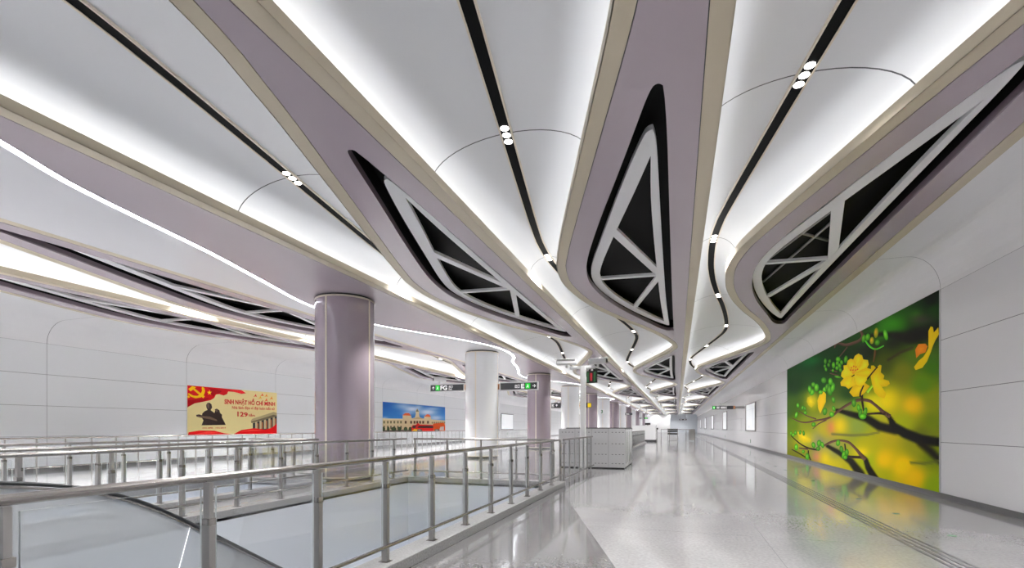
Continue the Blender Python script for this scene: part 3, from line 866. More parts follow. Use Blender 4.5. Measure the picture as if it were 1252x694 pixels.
# left wall light panel and marker
ya, zb = on_x(612.6, 524.8, XL); yb2, zt = on_x(627.3, 504.7, XL)
r = thing('wall_lightbox', 'white light panel on left wall seen between two columns', 'light panel', (XL, ya, 1.24))
MB().box(0, .05, 0, yb2 - ya, 0, 2.1).build('frame', M['steel'], r); MB().box(.05, .06, .12, yb2 - ya - .12, .08, 2.02).build('screen', M['panel_white'], r)
for px, lab in ((620.7, 'green exit marker low on left wall under the white light panel'), (528, 'green exit marker low on left wall under the bus picture')):
    y, z = on_x(px, 531.5, XL); r = thing('exit_marker', lab, 'exit marker', (XL, y, .55))
    MB().box(0, .02, -.2, .2, 0, .26).build('plate', M['dgreen'], r); MB().box(.02, .022, -.06, .06, .06, .2).build('symbol', M['signwhite'], r)

# ------------------------------------------------------------------ far end of the walkway
r = thing('service_counter', 'white boxy service counter on dark base down the hall', 'counter', (-3.3, 54.0, 0))
MB().bbox(-1.25, 1.15, 0, 1.8, .22, 1.72, .06, 4, 'z').build('body', M['white'], r); MB().box(-1.2, 1.2, .02, 1.75, 0, .22).build('base', M['darkgrey'], r)
MB().box(-1.3, 1.2, -.03, 1.83, 1.68, 1.74).build('top', M['white_gloss'], r)
r = thing('display_screen', 'small dark screen standing on the white service counter', 'screen', (-3.0, 54.6, 1.745))
MB().box(-.28, .28, -.03, .03, .05, .27).build('screen', M['black'], r); MB().box(-.05, .05, -.05, .05, 0, .05).build('stand', M['darkgrey'], r)
Yg = 58.5
r = thing('glass_barrier', 'glass barrier with grey posts crossing the end of the walkway', 'barrier', (-1.75, Yg, 0))
for i in range(5): MB().box(i * .9 - .03, i * .9 + .03, -.03, .03, 0, 1.28).build('post', M['steel'], r)
for i in range(4):
    g = MB(); g.box(i * .9 + .05, i * .9 + .85, -.008, .008, .12, 1.2); g.build('glass_pane', M['glass'], r)
MB().tube([(-.03, 0, 1.3), (3.63, 0, 1.3)], .03).build('handrail', M['steel'], r)
MB().box(3.0, 3.57, -.05, -.02, .1, 1.25).build('end_panel', M['steel_dark'], r)
r = thing('display_rack', 'rack with dark trays behind the far glass barrier', 'rack', (-.5, 60.6, 0))
for z in (.98, 1.2, .7): MB().box(-.55, .55, 0, .5, z, z + .17).build('tray', M['black'], r)
for x in (-.58, .55): MB().box(x, x + .03, 0, .5, 0, 1.4).build('side_frame', M['steel'], r)
MB().box(-.7, .7, -.02, .52, .56, .6).build('shelf', M['white'], r); MB().box(-.5, .5, .05, .45, 0, .5).build('base', M['gate_steel'], r)
r = thing('card_reader_post', 'slim steel post with black reader left of the glass barrier', 'card reader', (-2.35, 58.2, 0))
MB().bbox(-.2, .2, -.12, .12, 0, 1.3, .04, 3).build('body', M['steel'], r); MB().bbox(.0, .3, -.14, .14, 1.3, 1.48, .03, 3, 'y').build('reader', M['black'], r); MB().box(-.12, .12, -.13, -.12, .3, 1.1).build('front_panel', M['panel_white'], r)

# ------------------------------------------------------------------ printed pictures
class Art:
    def __init__(s): s.v = []; s.f = []; s.c = []
    def poly(s, pts, col, layer):
        tri = tessellate_polygon([[Vector((p[0], p[1], 0)) for p in pts]])
        o = len(s.v); s.v += [(p[0], p[1], layer) for p in pts]
        s.c += (col if isinstance(col, list) else [rgb(*col)] * len(pts))
        s.f += [tuple(o + i for i in t) for t in tri]
    def mesh(s, vs, fs, col, layer):
        o = len(s.v); s.v += [(p[0], p[1], layer) for p in vs]; s.c += [rgb(*col)] * len(vs)
        s.f += [tuple(o + i for i in q) for q in fs]
    def fan(s, pts, centre, col_c, col_e, layer):
        o = len(s.v); n = len(pts); s.v += [(centre[0], centre[1], layer)] + [(p[0], p[1], layer) for p in pts]
        s.c += [rgb(*col_c)] + [rgb(*col_e)] * n; s.f += [(o, o + 1 + i, o + 1 + (i + 1) % n) for i in range(n)]
    def ell(s, cx, cy, rx, ry, ang, ci, ce, layer, n=14):
        P = []
        for i in range(n):
            t = 2 * pi * i / n; x, y = rx * cos(t), ry * sin(t)
            P.append((cx + x * cos(ang) - y * sin(ang), cy + x * sin(ang) + y * cos(ang)))
        s.fan(P, (cx - rx * .25, cy - ry * .2), ci, ce, layer)
    def stroke(s, pts, col, layer, scale=1.0):
        """variable width line; pts (x, y, w)"""
        P = []
        for i in range(len(pts) - 1):
            p0, p1, p2, p3 = pts[max(i-1, 0)], pts[i], pts[i+1], pts[min(i+2, len(pts)-1)]
            for q in range(5):
                t = q / 5
                P.append(tuple(.5 * (2*p1[k] + (p2[k]-p0[k])*t + (2*p0[k]-5*p1[k]+4*p2[k]-p3[k])*t*t + (3*p1[k]-p0[k]-3*p2[k]+p3[k])*t**3) for k in range(3)))
        P.append(tuple(pts[-1])); nr = normals([(p[0], p[1]) for p in P])
        A = [(p[0] + n[0]*p[2]/2*scale, p[1] + n[1]*p[2]/2*scale) for p, n in zip(P, nr)]
        B = [(p[0] - n[0]*p[2]/2*scale, p[1] - n[1]*p[2]/2*scale) for p, n in zip(P, nr)]
        o = len(s.v); n = len(P)
        s.v += [(p[0], p[1], layer) for p in A + B]; s.f += [(o+i, o+i+1, o+n+i+1, o+n+i) for i in range(n-1)]
        hi = tuple(min(255, c * 1.5 + 12) for c in col)
        s.c += [rgb(*hi)] * n + [rgb(*col)] * n
    def build(s, parent, conv, m='print'):
        me = bpy.data.meshes.new('print'); me.from_pydata([conv(*p) for p in s.v], [], s.f)
        at = me.color_attributes.new('Col', 'FLOAT_COLOR', 'POINT')
        at.data.foreach_set('color', np.array(s.c, dtype=np.float32).ravel())
        me.materials.append(M[m]); me.update()
        o = bpy.data.objects.new('print', me); COL.objects.link(o); o.parent = parent; return o
def crop(x0, y0, sc): return lambda p: (x0 + p[0] / sc, y0 + p[1] / sc) + tuple(v / sc for v in p[2:])

# ---- the yellow blossom mural
PY0, PY1 = WR_Y0, on_x(963, 500, XR)[0]; PZ0, PZ1 = .12, 4.56
mural = thing('flower_mural', 'huge picture of yellow apricot blossoms on dark branches on right wall', 'picture', (XR, PY0, 0))
MB().box(-.025, 0, 0, PY1 - PY0, PZ0, PZ1).build('backing', M['white'], mural)
BG = [(1140, 365, 5, 12, 5), (1125, 372, 12, 40, 8), (1105, 380, 26, 74, 14), (1085, 398, 44, 115, 20), (1065, 395, 16, 60, 10), (1050, 410, 20, 70, 12), (1020, 432, 10, 55, 14), (1005, 440, 10, 50, 14),
      (985, 440, 6, 72, 26), (972, 470, 14, 62, 12), (1000, 470, 18, 70, 18), (1030, 440, 14, 46, 14), (1118, 410, 10, 14, 8), (1092, 412, 18, 18, 10), (1140, 395, 16, 44, 10), (1145, 380, 20, 60, 10),
      (1120, 432, 84, 118, 12), (1105, 455, 122, 126, 14), (1082, 445, 70, 84, 14), (1142, 446, 60, 112, 10), (1130, 470, 96, 140, 10), (1070, 470, 120, 140, 8), (1090, 488, 215, 195, 0), (1120, 495, 222, 186, 0),
      (1142, 488, 140, 150, 10), (1108, 515, 172, 182, 10), (1142, 515, 120, 140, 10), (1068, 492, 226, 214, 0), (1050, 500, 130, 170, 10), (1036, 502, 120, 140, 60), (1030, 520, 165, 165, 50), (1048, 520, 140, 160, 60), (1010, 525, 186, 172, 36),
      (1015, 550, 150, 150, 96), (1000, 540, 134, 134, 112), (985, 520, 140, 150, 20), (970, 520, 100, 130, 10), (970, 560, 118, 122, 10), (985, 545, 150, 150, 30), (1020, 570, 206, 190, 30),
      (1040, 578, 190, 180, 20), (1060, 545, 190, 182, 10), (1085, 560, 224, 192, 0), (1105, 570, 240, 202, 0), (1120, 585, 232, 190, 10), (1142, 592, 140, 170, 10), (1142, 560, 120, 140, 10), (1120, 545, 160, 160, 20),
      (1080, 582, 180, 180, 10), (1060, 562, 170, 190, 10), (1090, 532, 200, 180, 20), (1128, 532, 110, 120, 20), (966, 440, 8, 60, 14), (1060, 430, 20, 34, 14), (1040, 480, 30, 70, 20), (985, 490, 70, 110, 14), (965, 500, 60, 100, 10)]
BLOB = [(1018, 522, 4, 6, 214, 104, 116), (1000, 558, 4, 5, 206, 116, 120), (1115, 495, 8, 7, 250, 205, 0), (1085, 488, 9, 10, 252, 226, 4), (1028, 520, 7, 9, 244, 214, 10), (1083, 562, 7, 7, 250, 205, 6), (1106, 568, 7, 7, 252, 210, 0), (1120, 583, 8, 7, 246, 200, 10),
        (1010, 560, 6, 8, 240, 214, 20), (1055, 553, 7, 5, 250, 220, 20), (1096, 396, 12, 8, 60, 150, 24), (1078, 408, 9, 6, 54, 140, 20), (1122, 386, 6, 6, 60, 130, 30), (992, 440, 10, 5, 12, 110, 40), (1128, 390, 10, 5, 70, 62, 56), (994, 490, 6, 8, 240, 210, 10), (985, 536, 8, 6, 225, 205, 20)]
c6 = crop(960, 470, 5.138); c5 = crop(960, 350, 5.338)
SOFT = [([(330, 160, 20), (420, 185, 34), (520, 212, 46), (600, 262, 52), (700, 285, 54)], c6, (14, 10, 8), .5),
        ([(610, 165, 18), (650, 190, 24), (668, 215, 30), (690, 262, 50), (760, 305, 60), (860, 345, 62), (985, 362, 54)], c6, (8, 6, 6), .35),
        ([(860, 370, 40), (920, 415, 46), (985, 480, 40)], c6, (22, 18, 10), .9),
        ([(270, 385, 20), (350, 430, 30), (420, 482, 40), (480, 560, 50)], c6, (16, 12, 8), .5),
        ([(480, 440, 20), (512, 470, 28), (528, 520, 36), (570, 590, 46)], c6, (12, 8, 8), .35),
        ([(300, 310, 12), (420, 318, 14), (520, 315, 12), (600, 298, 10)], c6, (110, 110, 60), .9),
        ([(800, 490, 14), (880, 495, 16), (975, 480, 14)], c6, (100, 105, 40), .9),
        ([(520, 330, 30), (640, 310, 26), (800, 330, 60), (1010, 290, 90)], c5, (16, 14, 10), .9),
        ([(680, 480, 16), (760, 430, 16), (840, 400, 14)], c5, (60, 50, 30), .9)]
def mural_bg():
    ny, nz = 150, 110
    ys = np.linspace(PY0, PY1, ny); zs = np.linspace(PZ0, PZ1, nz)
    # even steps in the picture rather than along the wall keep the near and far halves equally fine
    Yg_, Zg_ = np.meshgrid(ys, zs, indexing='ij')
    zc = -XR * ST + Yg_ * CT; PX = 626 + F * (XR * CT + Yg_ * ST) / zc; PY = HZ - F * (Zg_ - EYE) / zc
    num = np.zeros(PX.shape + (3,)); den = np.zeros(PX.shape)
    for x, y, r_, g_, b_ in BG:
        w = 1.0 / (((PX - x) ** 2 + (PY - y) ** 2 + 9.0) ** 1.6)
        num += w[..., None] * np.array([r_, g_, b_]); den += w
    C = num / den[..., None]
    for x, y, sx, sy, r_, g_, b_ in BLOB:
        w = np.exp(-.5 * (((PX - x) / sx) ** 2 + ((PY - y) / sy) ** 2)) * .85
        C = C * (1 - w[..., None]) + w[..., None] * np.array([r_, g_, b_])
    for pts, cv, col, soft in SOFT:
        Q = [cv(p) for p in pts]; d = np.full(PX.shape, 99.0)
        for a, b in zip(Q, Q[1:]):
            vx, vy = b[0]-a[0], b[1]-a[1]; t = np.clip(((PX-a[0])*vx + (PY-a[1])*vy) / (vx*vx+vy*vy), 0, 1)
            dist = np.hypot(PX-a[0]-t*vx, PY-a[1]-t*vy) / ((a[2] + (b[2]-a[2])*t) / 2)
            d = np.minimum(d, dist)
        w = np.clip((1 + soft - d) / (2 * soft), 0, 1); w = w * w * (3 - 2 * w)
        C = C * (1 - w[..., None]) + w[..., None] * np.array(col)
    s = C / 255.0; Cl = np.where(s <= .04045, s / 12.92, ((s + .055) / 1.055) ** 2.4)
    v = [(Yg_[i, j], Zg_[i, j]) for i in range(ny) for j in range(nz)]
    fs = [(i*nz+j, (i+1)*nz+j, (i+1)*nz+j+1, i*nz+j+1) for i in range(ny-1) for j in range(nz-1)]
    return v, fs, [tuple(Cl[i, j]) + (1.0,) for i in range(ny) for j in range(nz)]
v, fs, cs = mural_bg()
A = Art()
# background vertices are stored in wall coordinates: convert back to picture pixels so one mapping serves all
A.v = [proj(XR, y, z) + (0,) for y, z in v]; A.f = fs; A.c = cs
def strokes(cv, lst, layer):
    for col, pts in lst: A.stroke([cv(p) for p in pts], col, layer)
BR = (74, 48, 40); BK = (30, 16, 12)
strokes(c6, [
    (BR, [(45, 210, 5), (95, 232, 8), (140, 237, 10), (200, 225, 11), (260, 215, 15), (300, 198, 13), (340, 165, 16), (400, 125, 17), (465, 97, 20), (530, 100, 20), (570, 125, 18), (625, 172, 22), (668, 200, 26)]),
    (BR, [(88, 165, 5), (140, 195, 7), (200, 216, 9)]), (BR, [(178, 278, 5), (215, 246, 7), (265, 222, 9)]),
    (BK, [(520, 184, 12), (600, 180, 15), (655, 186, 20)]), (BK, [(492, 10, 14), (488, 80, 16), (500, 165, 10)]), (BK, [(456, 40, 5), (488, 66, 8)]),
    (BK, [(40, 320, 5), (95, 368, 8), (150, 398, 10), (212, 410, 11)]), (BK, [(45, 406, 5), (100, 436, 8), (150, 468, 8)]), (BR, [(90, 398, 8), (150, 405, 12)]),
    (BK, [(150, 412, 8), (152, 440, 9), (165, 475, 9)]), (BR, [(245, 386, 10), (290, 362, 15), (340, 350, 13), (400, 360, 16), (440, 392, 16), (482, 440, 22), (512, 470, 24)]),
    (BK, [(380, 370, 8), (386, 415, 11)]), (BK, [(398, 452, 16), (490, 457, 18)])], 1)
strokes(c5, [
    (BR, [(495, 285, 14), (513, 320, 18), (495, 350, 19), (450, 370, 19), (400, 382, 19), (345, 370, 14), (328, 402, 8)]), (BR, [(412, 395, 8), (385, 430, 8), (360, 460, 6)]),
    (BR, [(300, 545, 8), (345, 556, 9)]), (BR, [(298, 565, 8), (355, 582, 10)]), ((80, 50, 24), [(596, 400, 10), (592, 450, 13), (584, 492, 8)]),
    ((60, 150, 30), [(530, 352, 10), (560, 390, 13), (600, 408, 10), (652, 385, 8)]), ((120, 170, 30), [(540, 690, 20), (590, 630, 10)])], 1)
YEL, YEL2 = (254, 232, 20), (234, 198, 0)
def flower(cv, pts, centre, layer=2, a=YEL, b=YEL2): A.fan([cv(p) for p in pts], cv(centre), a, b, layer)
flower(c5, [(455, 640), (440, 665), (425, 690), (450, 720), (500, 715), (530, 690), (560, 650), (530, 630)], (490, 665), 2, (246, 214, 10), (222, 180, 0))
flower(c5, [(568, 516), (585, 515), (600, 530), (625, 510), (637, 515), (632, 560), (655, 580), (650, 605), (685, 615), (691, 635), (670, 652), (640, 655), (668, 700), (655, 730), (620, 720), (590, 690), (575, 640), (565, 590)], (600, 610), 2)
PET = [[(460, 500), (450, 478), (462, 452), (485, 437), (510, 450), (517, 475), (505, 515)], [(500, 520), (515, 475), (548, 480), (553, 510), (540, 535), (505, 555)],
       [(500, 545), (540, 530), (570, 540), (597, 556), (582, 578), (545, 590), (495, 590)], [(490, 580), (545, 588), (541, 608), (521, 640), (495, 649), (470, 640), (455, 610)],
       [(460, 605), (472, 640), (440, 656), (420, 669), (400, 653), (370, 649), (367, 625), (390, 598), (425, 580)], [(430, 590), (390, 602), (371, 585), (374, 560), (389, 540), (387, 515), (412, 512), (440, 545)],
       [(425, 545), (408, 512), (414, 485), (434, 470), (456, 478), (468, 500), (470, 540)]]
for q, pt in enumerate(PET):
    flower(c5, pt + [(452, 572)], (sum(p[0] for p in pt) / len(pt), sum(p[1] for p in pt) / len(pt)), 3 + .12 * q, (255, 238, 44) if q % 2 else (252, 230, 20), (246, 214, 4) if q % 2 else (238, 200, 0))
for x, y in ((415, 500), (385, 595), (462, 640), (545, 545), (500, 470), (430, 640)):
    A.stroke([c5((452, 572, 3)), c5(((452 + x) / 2, (572 + y) / 2, 4)), c5((x, y, 2))], (205, 160, 0), 4)
for x, y in ((440, 530), (455, 520), (470, 525), (480, 540), (435, 545), (450, 545), (466, 545)):
    A.stroke([c5((452, 572, 2)), c5((x, y, 3))], (226, 130, 20), 5); A.ell(*c5((x, y)), 1.0, 1.0, 0, (236, 120, 40), (226, 110, 30), 6, 8)
A.stroke([c5((440, 590, 5)), c5((460, 576, 7))], (40, 30, 10), 6)
strokes(c5, [(BK, [(612, 523, 8), (575, 565, 9), (543, 606, 10)]), (BK, [(520, 645, 9), (500, 690, 12), (497, 720, 13)])], 5)
flower(c5, [(960, 260), (975, 265), (980, 300), (1010, 266), (1016, 310), (990, 352), (975, 385), (960, 430), (935, 490), (905, 530), (860, 546), (850, 525), (880, 485), (910, 460), (930, 430), (945, 400), (950, 340), (945, 290)], (945, 430), 2, (236, 204, 6), (226, 190, 0))
flower(c5, [(858, 412), (880, 375), (925, 372), (940, 390), (925, 430), (890, 442), (865, 468), (862, 440)], (895, 410), 3, (240, 150, 20), (226, 120, 20))
flower(c6, [(225, 50), (245, 35), (262, 60), (260, 110), (240, 150), (226, 182), (212, 150), (207, 100)], (235, 110), 2, (250, 200, 20), (228, 190, 0))
flower(c6, [(145, 80), (165, 72), (185, 90), (192, 120), (170, 145), (150, 130), (140, 105)], (165, 105), 2, (240, 215, 10), (200, 180, 6))
flower(c6, [(80, 295), (110, 300), (140, 320), (170, 345), (160, 362), (120, 365), (90, 345)], (120, 330), 2, (246, 218, 10), (206, 186, 6))
BUDS5 = [(268, 488, 9, 20), (265, 520, 8, 12), (272, 540, 8, 14), (297, 488, 9, 14), (290, 512, 9, 14), (322, 513, 11, 22), (352, 475, 15, 18), (375, 495, 10, 16), (347, 500, 10, 16), (403, 475, 12, 25), (362, 517, 11, 17), (345, 532, 11, 14), (368, 545, 10, 14), (318, 548, 8, 10), (350, 590, 22, 8),
         (547, 330, 15, 24), (520, 340, 12, 28), (610, 365, 16, 20), (665, 315, 14, 37), (258, 612, 17, 20), (302, 620, 14, 24), (320, 652, 12, 28), (190, 640, 13, 16), (210, 655, 13, 18), (165, 668, 11, 20), (285, 652, 14, 18), (265, 672, 14, 18), (300, 682, 14, 20), (238, 690, 14, 14), (180, 690, 16, 20)]
BUDS6 = [(160, 30, 11, 25), (203, 18, 14, 25), (285, 35, 16, 36), (306, 20, 12, 30), (268, 15, 10, 22), (310, 95, 11, 20), (256, 168, 14, 24), (300, 186, 15, 18), (312, 150, 10, 18), (85, 130, 9, 15), (75, 190, 9, 20), (115, 145, 8, 15), (130, 150, 7, 14), (132, 176, 10, 12), (440, 115, 14, 26), (470, 146, 11, 24), (480, 178, 12, 28),
         (512, 170, 12, 28), (496, 200, 22, 18), (185, 250, 13, 14), (42, 305, 7, 13), (70, 302, 8, 14), (56, 316, 7, 12), (100, 300, 7, 14), (122, 305, 7, 16), (75, 392, 11, 22), (185, 380, 12, 20), (220, 368, 14, 22), (214, 402, 14, 14), (241, 378, 10, 20), (145, 452, 11, 24), (120, 420, 9, 11), (340, 366, 13, 20), (362, 405, 12, 22), (376, 440, 12, 26), (396, 425, 12, 22), (386, 456, 13, 14)]
rb = random.Random(3); nb = 0
for cv, B in ((c5, BUDS5), (c6, BUDS6)):
    for x, y, rx, ry in B:
        q = cv((x, y, rx, ry)); k = rb.uniform(.85, 1.15)
        A.ell(q[0], q[1], q[2] * 1.05, q[3], rb.uniform(-.25, .25), (int(120 * k), min(255, int(205 * k)), 50), (int(34 * k), int(128 * k), 12), 6 + .12 * nb); nb += 1
for x, y, rx, ry in ((605, 302, 15, 34), (577, 352, 14, 24)):
    q = c5((x, y, rx, ry)); A.ell(q[0], q[1], q[2], q[3], .1, (240, 190, 30), (120, 140, 10), 20)
def conv_r(px, py, layer):
    # shapes that would spill over the edge are cut at the edge of the sheet
    y, z = on_x(px, py, XR)
    y = min(max(y, PY0), PY1); z = min(max(z, PZ0), PZ1)
    return (-.027 - .0008 * layer, y - PY0, z)
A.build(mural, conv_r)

# ---- the birthday banner on the left wall
def left_picture(name, label, px0, px1, bleed=0.0):
    y0 = on_x(px0, 500, XL)[0]; y1 = on_x(px1, 500, XL)[0]
    r = thing(name, label, 'picture', (XL, y0, 0)); return r, y0, y1
ban, by0, by1 = left_picture('banner', 'cream and red birthday banner with bronze statue and lettering on left wall', 228.5, 338)
BZ0, BZ1 = 1.13, 3.5
MB().box(0, .025, 0, by1 - by0, BZ0, BZ1).build('backing', M['white'], ban)
A = Art(); cb = crop(222, 465, 9.64)
def P(cv, pts): return [cv(p) for p in pts]
A.poly([(proj(XL, y, z)) for y, z in ((by0, BZ0), (by1, BZ0), (by1, BZ1), (by0, BZ1))], (243, 228, 164), 0)
A.poly(P(cb, [(40, 40), (300, 75), (520, 95), (700, 112), (755, 150), (700, 157), (620, 135), (545, 128), (530, 160), (490, 176), (440, 160), (400, 165), (380, 205), (340, 230), (250, 250), (150, 268), (40, 315)]), (206, 22, 28), 1)
A.poly(P(cb, [(300, 82), (420, 105), (470, 125), (440, 150), (395, 158), (372, 190), (330, 150), (340, 110)]), (160, 12, 22), 2)
A.poly(P(cb, [(40, 230), (140, 225), (260, 210), (330, 205), (250, 250), (150, 268), (40, 315)]), (168, 14, 24), 2)
A.poly(P(cb, [(560, 105), (700, 118), (750, 150), (690, 150), (610, 128)]), (232, 40, 44), 2)
GO = (250, 204, 24)
A.poly(P(cb, [(236, 72), (262, 85), (272, 125), (258, 168), (222, 198), (160, 208), (105, 190), (66, 158), (80, 148), (130, 176), (180, 180), (218, 158), (236, 120), (232, 92)]), GO, 3)
A.poly(P(cb, [(52, 185), (75, 175), (95, 195), (70, 208)]), GO, 3)
A.poly(P(cb, [(112, 92), (132, 80), (268, 186), (250, 208)]), GO, 4)
A.poly(P(cb, [(72, 100), (118, 66), (165, 78), (140, 100), (100, 128)]), GO, 4)
A.poly([cb((323 + (30 if i % 2 == 0 else 12) * cos(pi/2 + i*pi/5), 142 - (30 if i % 2 == 0 else 12) * sin(pi/2 + i*pi/5))) for i in range(10)], (252, 214, 20), 4)
BRZ = (58, 46, 42)
A.poly(P(cb, [(230, 527), (252, 470), (235, 440), (172, 425), (165, 405), (200, 398), (235, 408), (240, 385), (268, 360), (302, 345), (288, 318), (284, 288), (300, 263), (325, 261), (348, 280), (355, 318), (338, 348), (366, 370), (382, 382), (392, 352), (386, 340), (410, 330), (440, 350), (450, 382), (472, 402), (470, 432), (496, 482), (516, 522)]), BRZ, 2)
A.poly(P(cb, [(170, 412), (240, 416), (330, 424), (410, 460), (415, 478), (330, 456), (240, 440), (180, 424)]), (120, 96, 78), 3)
A.poly(P(cb, [(290, 275), (310, 266), (322, 290), (318, 330), (300, 322)]), (104, 84, 72), 3)
A.poly(P(cb, [(395, 340), (415, 338), (420, 365), (402, 372)]), (110, 88, 74), 3)
A.poly(P(cb, [(78, 608), (200, 588), (380, 590), (500, 620), (600, 634), (700, 582), (850, 560), (980, 578), (1060, 555), (1130, 505), (1130, 640), (60, 680)]), (226, 14, 20), 4)
A.poly(P(cb, [(120, 640), (300, 600), (460, 618), (300, 625)]), (248, 60, 56), 5)
A.poly(P(cb, [(680, 605), (830, 572), (960, 590), (820, 596)]), (250, 64, 56), 5)
A.poly(P(cb, [(835, 500), (1130, 420), (1130, 560), (980, 578), (850, 562), (835, 562)]), (44, 52, 58), 2)
for i in range(5):
    x = 862 + i * 52; A.poly(P(cb, [(x, 492 - i * 14), (x + 24, 486 - i * 14), (x + 24, 572 - i * 3), (x, 574 - i * 3)]), (206, 190, 150), 3)
    A.poly(P(cb, [(x + 26, 505 - i * 14), (x + 38, 500 - i * 14), (x + 38, 572 - i * 3), (x + 26, 572 - i * 3)]), (196, 120, 70), 3)
A.poly(P(cb, [(812, 472), (830, 450), (1080, 370), (1130, 382), (1130, 424), (820, 500)]), (186, 170, 126), 3)
A.poly(P(cb, [(812, 486), (1080, 402), (1130, 412), (1130, 424), (820, 500)]), (120, 108, 84), 4)
for x, y, c in ((862, 180, (222, 40, 36)), (942, 172, (232, 80, 30)), (990, 180, (240, 150, 40)), (1050, 210, (236, 140, 30)), (990, 232, (240, 90, 40)), (918, 202, (240, 190, 60))):
    A.poly(P(cb, [(x - 20, y + 12), (x - 2, y - 4), (x + 6, y - 26), (x + 14, y - 2), (x + 22, y + 12), (x + 4, y + 6)]), c, 3)
def left_text(body, cv, x0, y0, x1, y1, hgt, col, layer, bold):
    """text whose baseline runs from (x0, y0) to (x1, y1) in picture pixels"""
    v, fs = text_verts(body, 1.0, bold, 'LEFT'); a = min(p[0] for p in v); b = max(p[0] for p in v)
    out = []
    for p in v:
        t = (p[0] - a) / (b - a); out.append(cv((x0 + t * (x1 - x0), y0 + t * (y1 - y0) - p[1] * hgt * (1 - .18 * t))))
    A.mesh(out, fs, col, layer)
RED = (206, 26, 34)
left_text('SINH NHẬT HỒ CHÍ MINH', cb, 500, 272, 1096, 298, 74, RED, 5, .035)
left_text('Nhà lãnh đạo vĩ đại luôn bất tử', cb, 590, 332, 1092, 347, 46, RED, 5, .02)
left_text('129', cb, 652, 420, 775, 424, 78, RED, 5, .03)
left_text('năm', cb, 785, 421, 858, 424, 46, RED, 5, .02)
left_text('19.5.1890 - 19.5.2019', cb, 242, 568, 515, 564, 24, RED, 5, .02)
def conv_l(y0, y1, z0, z1):
    def c(px, py, layer):
        y, z = on_x(px, py, XL); return (.027 + .001 * layer, min(max(y, y0), y1) - y0, min(max(z, z0), z1))
    return c
A.build(ban, conv_l(by0, by1, BZ0, BZ1), 'print_left')

# ---- the city hall and bus picture
bus, sy0, sy1 = left_picture('city_picture', 'wide picture of red bus before pale palace under blue sky on left wall', 467.5, 543.9)
SZ0, SZ1 = 1.16, 3.52
MB().box(0, .025, 0, sy1 - sy0, SZ0, SZ1).build('backing', M['white'], bus)
A = Art(); cs_ = crop(440, 480, 9.63)
ny, nz = 60, 20
for i in range(ny):
    for j in range(nz):
        px, py = proj(XL, sy0 + (sy1 - sy0) * i / (ny - 1), SZ0 + (SZ1 - SZ0) * j / (nz - 1))
        ax, ay = (px - 440) * 9.63, (py - 480) * 9.63
        c = np.array([22, 84, 158]) + np.array([40, 50, 50]) * max(0, min(1, (ay - 150) / 170))
        for x, y, sx, sy, wt in ((610, 190, 70, 22, .9), (790, 228, 80, 26, .95), (890, 295, 60, 20, .8), (500, 155, 70, 24, .55), (690, 165, 30, 14, .5), (560, 240, 50, 14, .6), (285, 295, 30, 8, .6), (860, 185, 60, 10, .5)):
            w = wt * math.exp(-.5 * (((ax - x) / sx) ** 2 + ((ay - y) / sy) ** 2)); c = c * (1 - w) + w * np.array([228, 234, 242])
        A.v.append((px, py, 0)); A.c.append(rgb(*c))
A.f = [(i*nz+j, (i+1)*nz+j, (i+1)*nz+j+1, i*nz+j+1) for i in range(ny-1) for j in range(nz-1)]
CRM = (222, 202, 160)
A.poly(P(cs_, [(255, 305), (500, 308), (500, 265), (600, 268), (608, 302), (645, 290), (656, 245), (652, 218), (672, 182), (695, 218), (692, 250), (702, 288), (750, 304), (758, 276), (832, 282), (836, 312), (1010, 326), (1010, 460), (255, 470)]), CRM, 1)
A.poly(P(cs_, [(255, 300), (500, 304), (500, 318), (255, 314)]), (238, 222, 186), 2)
A.poly(P(cs_, [(495, 264), (530, 238), (575, 238), (600, 270)]), (214, 92, 44), 2); A.poly(P(cs_, [(753, 278), (785, 252), (815, 255), (834, 284)]), (214, 92, 44), 2)
A.poly(P(cs_, [(655, 222), (672, 184), (692, 222)]), (110, 104, 84), 2); A.poly(P(cs_, [(610, 306), (680, 285), (750, 308)]), (196, 172, 128), 2)
for x in (282, 325, 362, 402, 444, 480): A.poly(P(cs_, [(x - 9, 330), (x + 9, 330), (x + 9, 360), (x - 9, 360)]), (112, 104, 70), 2); A.poly(P(cs_, [(x - 8, 388), (x + 8, 388), (x + 8, 425), (x - 8, 425)]), (96, 88, 66), 2)
for x in (536, 600, 640, 672, 706, 742, 798): A.poly(P(cs_, [(x - 11, 330), (x + 11, 330), (x + 11, 362), (x - 11, 362)]), (92, 62, 40), 2)
for x in range(850, 1000, 24): A.poly(P(cs_, [(x - 7, 342), (x + 7, 342), (x + 7, 360), (x - 7, 360)]), (120, 108, 76), 2)
for x, w in ((268, 26), (330, 16), (395, 30), (462, 22), (535, 22), (590, 20)): A.ell(*cs_((x, 425)), w / 9.63, 2.6, 0, (70, 90, 50), (44, 58, 36), 3)
A.poly(P(cs_, [(255, 440), (640, 428), (640, 460), (255, 475)]), (104, 92, 84), 2)
A.poly(P(cs_, [(606, 450), (604, 402), (618, 380), (655, 376), (682, 354), (700, 372), (862, 378), (862, 450)]), (214, 28, 24), 4)
A.poly(P(cs_, [(858, 450), (858, 362), (985, 352), (1005, 380), (1005, 445)]), (220, 88, 30), 4)
A.poly(P(cs_, [(612, 412), (620, 388), (660, 386), (648, 416)]), (40, 48, 50), 5); A.poly(P(cs_, [(672, 412), (690, 390), (860, 390), (860, 414)]), (36, 40, 44), 5)
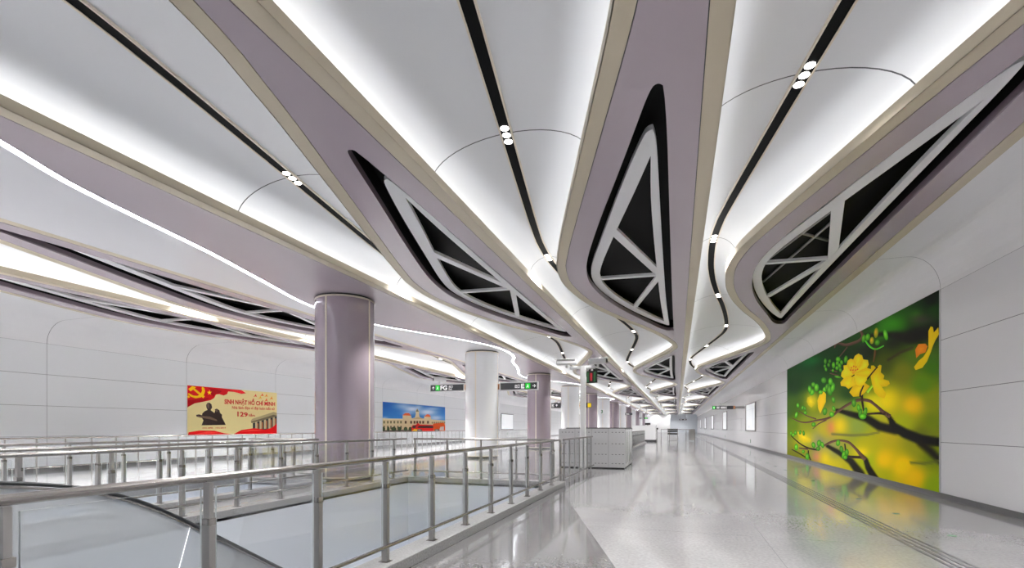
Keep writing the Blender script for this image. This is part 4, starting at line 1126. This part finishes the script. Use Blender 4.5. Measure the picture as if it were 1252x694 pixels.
A.poly(P(cs_, [(608, 448), (640, 424), (680, 428), (680, 450)]), (236, 190, 40), 5); A.poly(P(cs_, [(930, 440), (945, 400), (985, 395), (985, 440)]), (210, 196, 190), 5)
for x in (700, 905): A.ell(*cs_((x, 440)), 3.2, 1.7, 0, (180, 170, 160), (40, 34, 34), 6)
A.build(bus, conv_l(sy0, sy1, SZ0, SZ1), 'print_left')

# ------------------------------------------------------------------ light, camera, output
w = bpy.data.worlds.new('World'); S.world = w; w.use_nodes = True
w.node_tree.nodes['Background'].inputs[0].default_value = (0.8, 0.85, 0.9, 1); w.node_tree.nodes['Background'].inputs[1].default_value = 0.3
# beams of the spotlight clusters; the U beams are added to brighten the left side
for k in ('R', 'M', 'L', 'U'):
    for n in range(-1, 7):
        for q in range(4):
            y = 7.05 + PER / 4 * q; xx = (VAULTS[k] - .2 + mapx(k, interp(TRIM_IN, wrapy(y))) + .19) / 2
            l = bpy.data.lights.new('spotlight_beam', 'SPOT'); l.energy = 820 if k != 'U' else 4700; l.spot_size = radians(128); l.spot_blend = 0.8; l.shadow_soft_size = 0.1
            l.color = (1, .98, .96)
            o = bpy.data.objects.new('spotlight_beam', l); COL.objects.link(o); o.location = (xx, y + n * PER, ZAP - .06)

cam = bpy.data.cameras.new('Camera'); co = bpy.data.objects.new('Camera', cam); COL.objects.link(co); S.camera = co
co.location = (0, 0, EYE); co.rotation_euler = (pi / 2, 0, TH)
cam.sensor_width = 36.0; cam.sensor_fit = 'HORIZONTAL'; cam.lens = F / 1252 * 36.0
cam.shift_x = 0.0; cam.shift_y = (HZ - 347.0) / 1252.0; cam.clip_end = 500; cam.clip_start = .05
S.view_settings.view_transform = 'Standard'; S.view_settings.look = 'None'
S.view_settings.gamma = 1.0; S.view_settings.use_curve_mapping = False
S.view_settings.exposure = 0.43
cy = S.cycles
cy.use_denoising = True; cy.max_bounces = 8; cy.diffuse_bounces = 5; cy.glossy_bounces = 4; cy.transparent_max_bounces = 24
cy.sample_clamp_indirect = 8.0; cy.caustics_reflective = False; cy.caustics_refractive = False
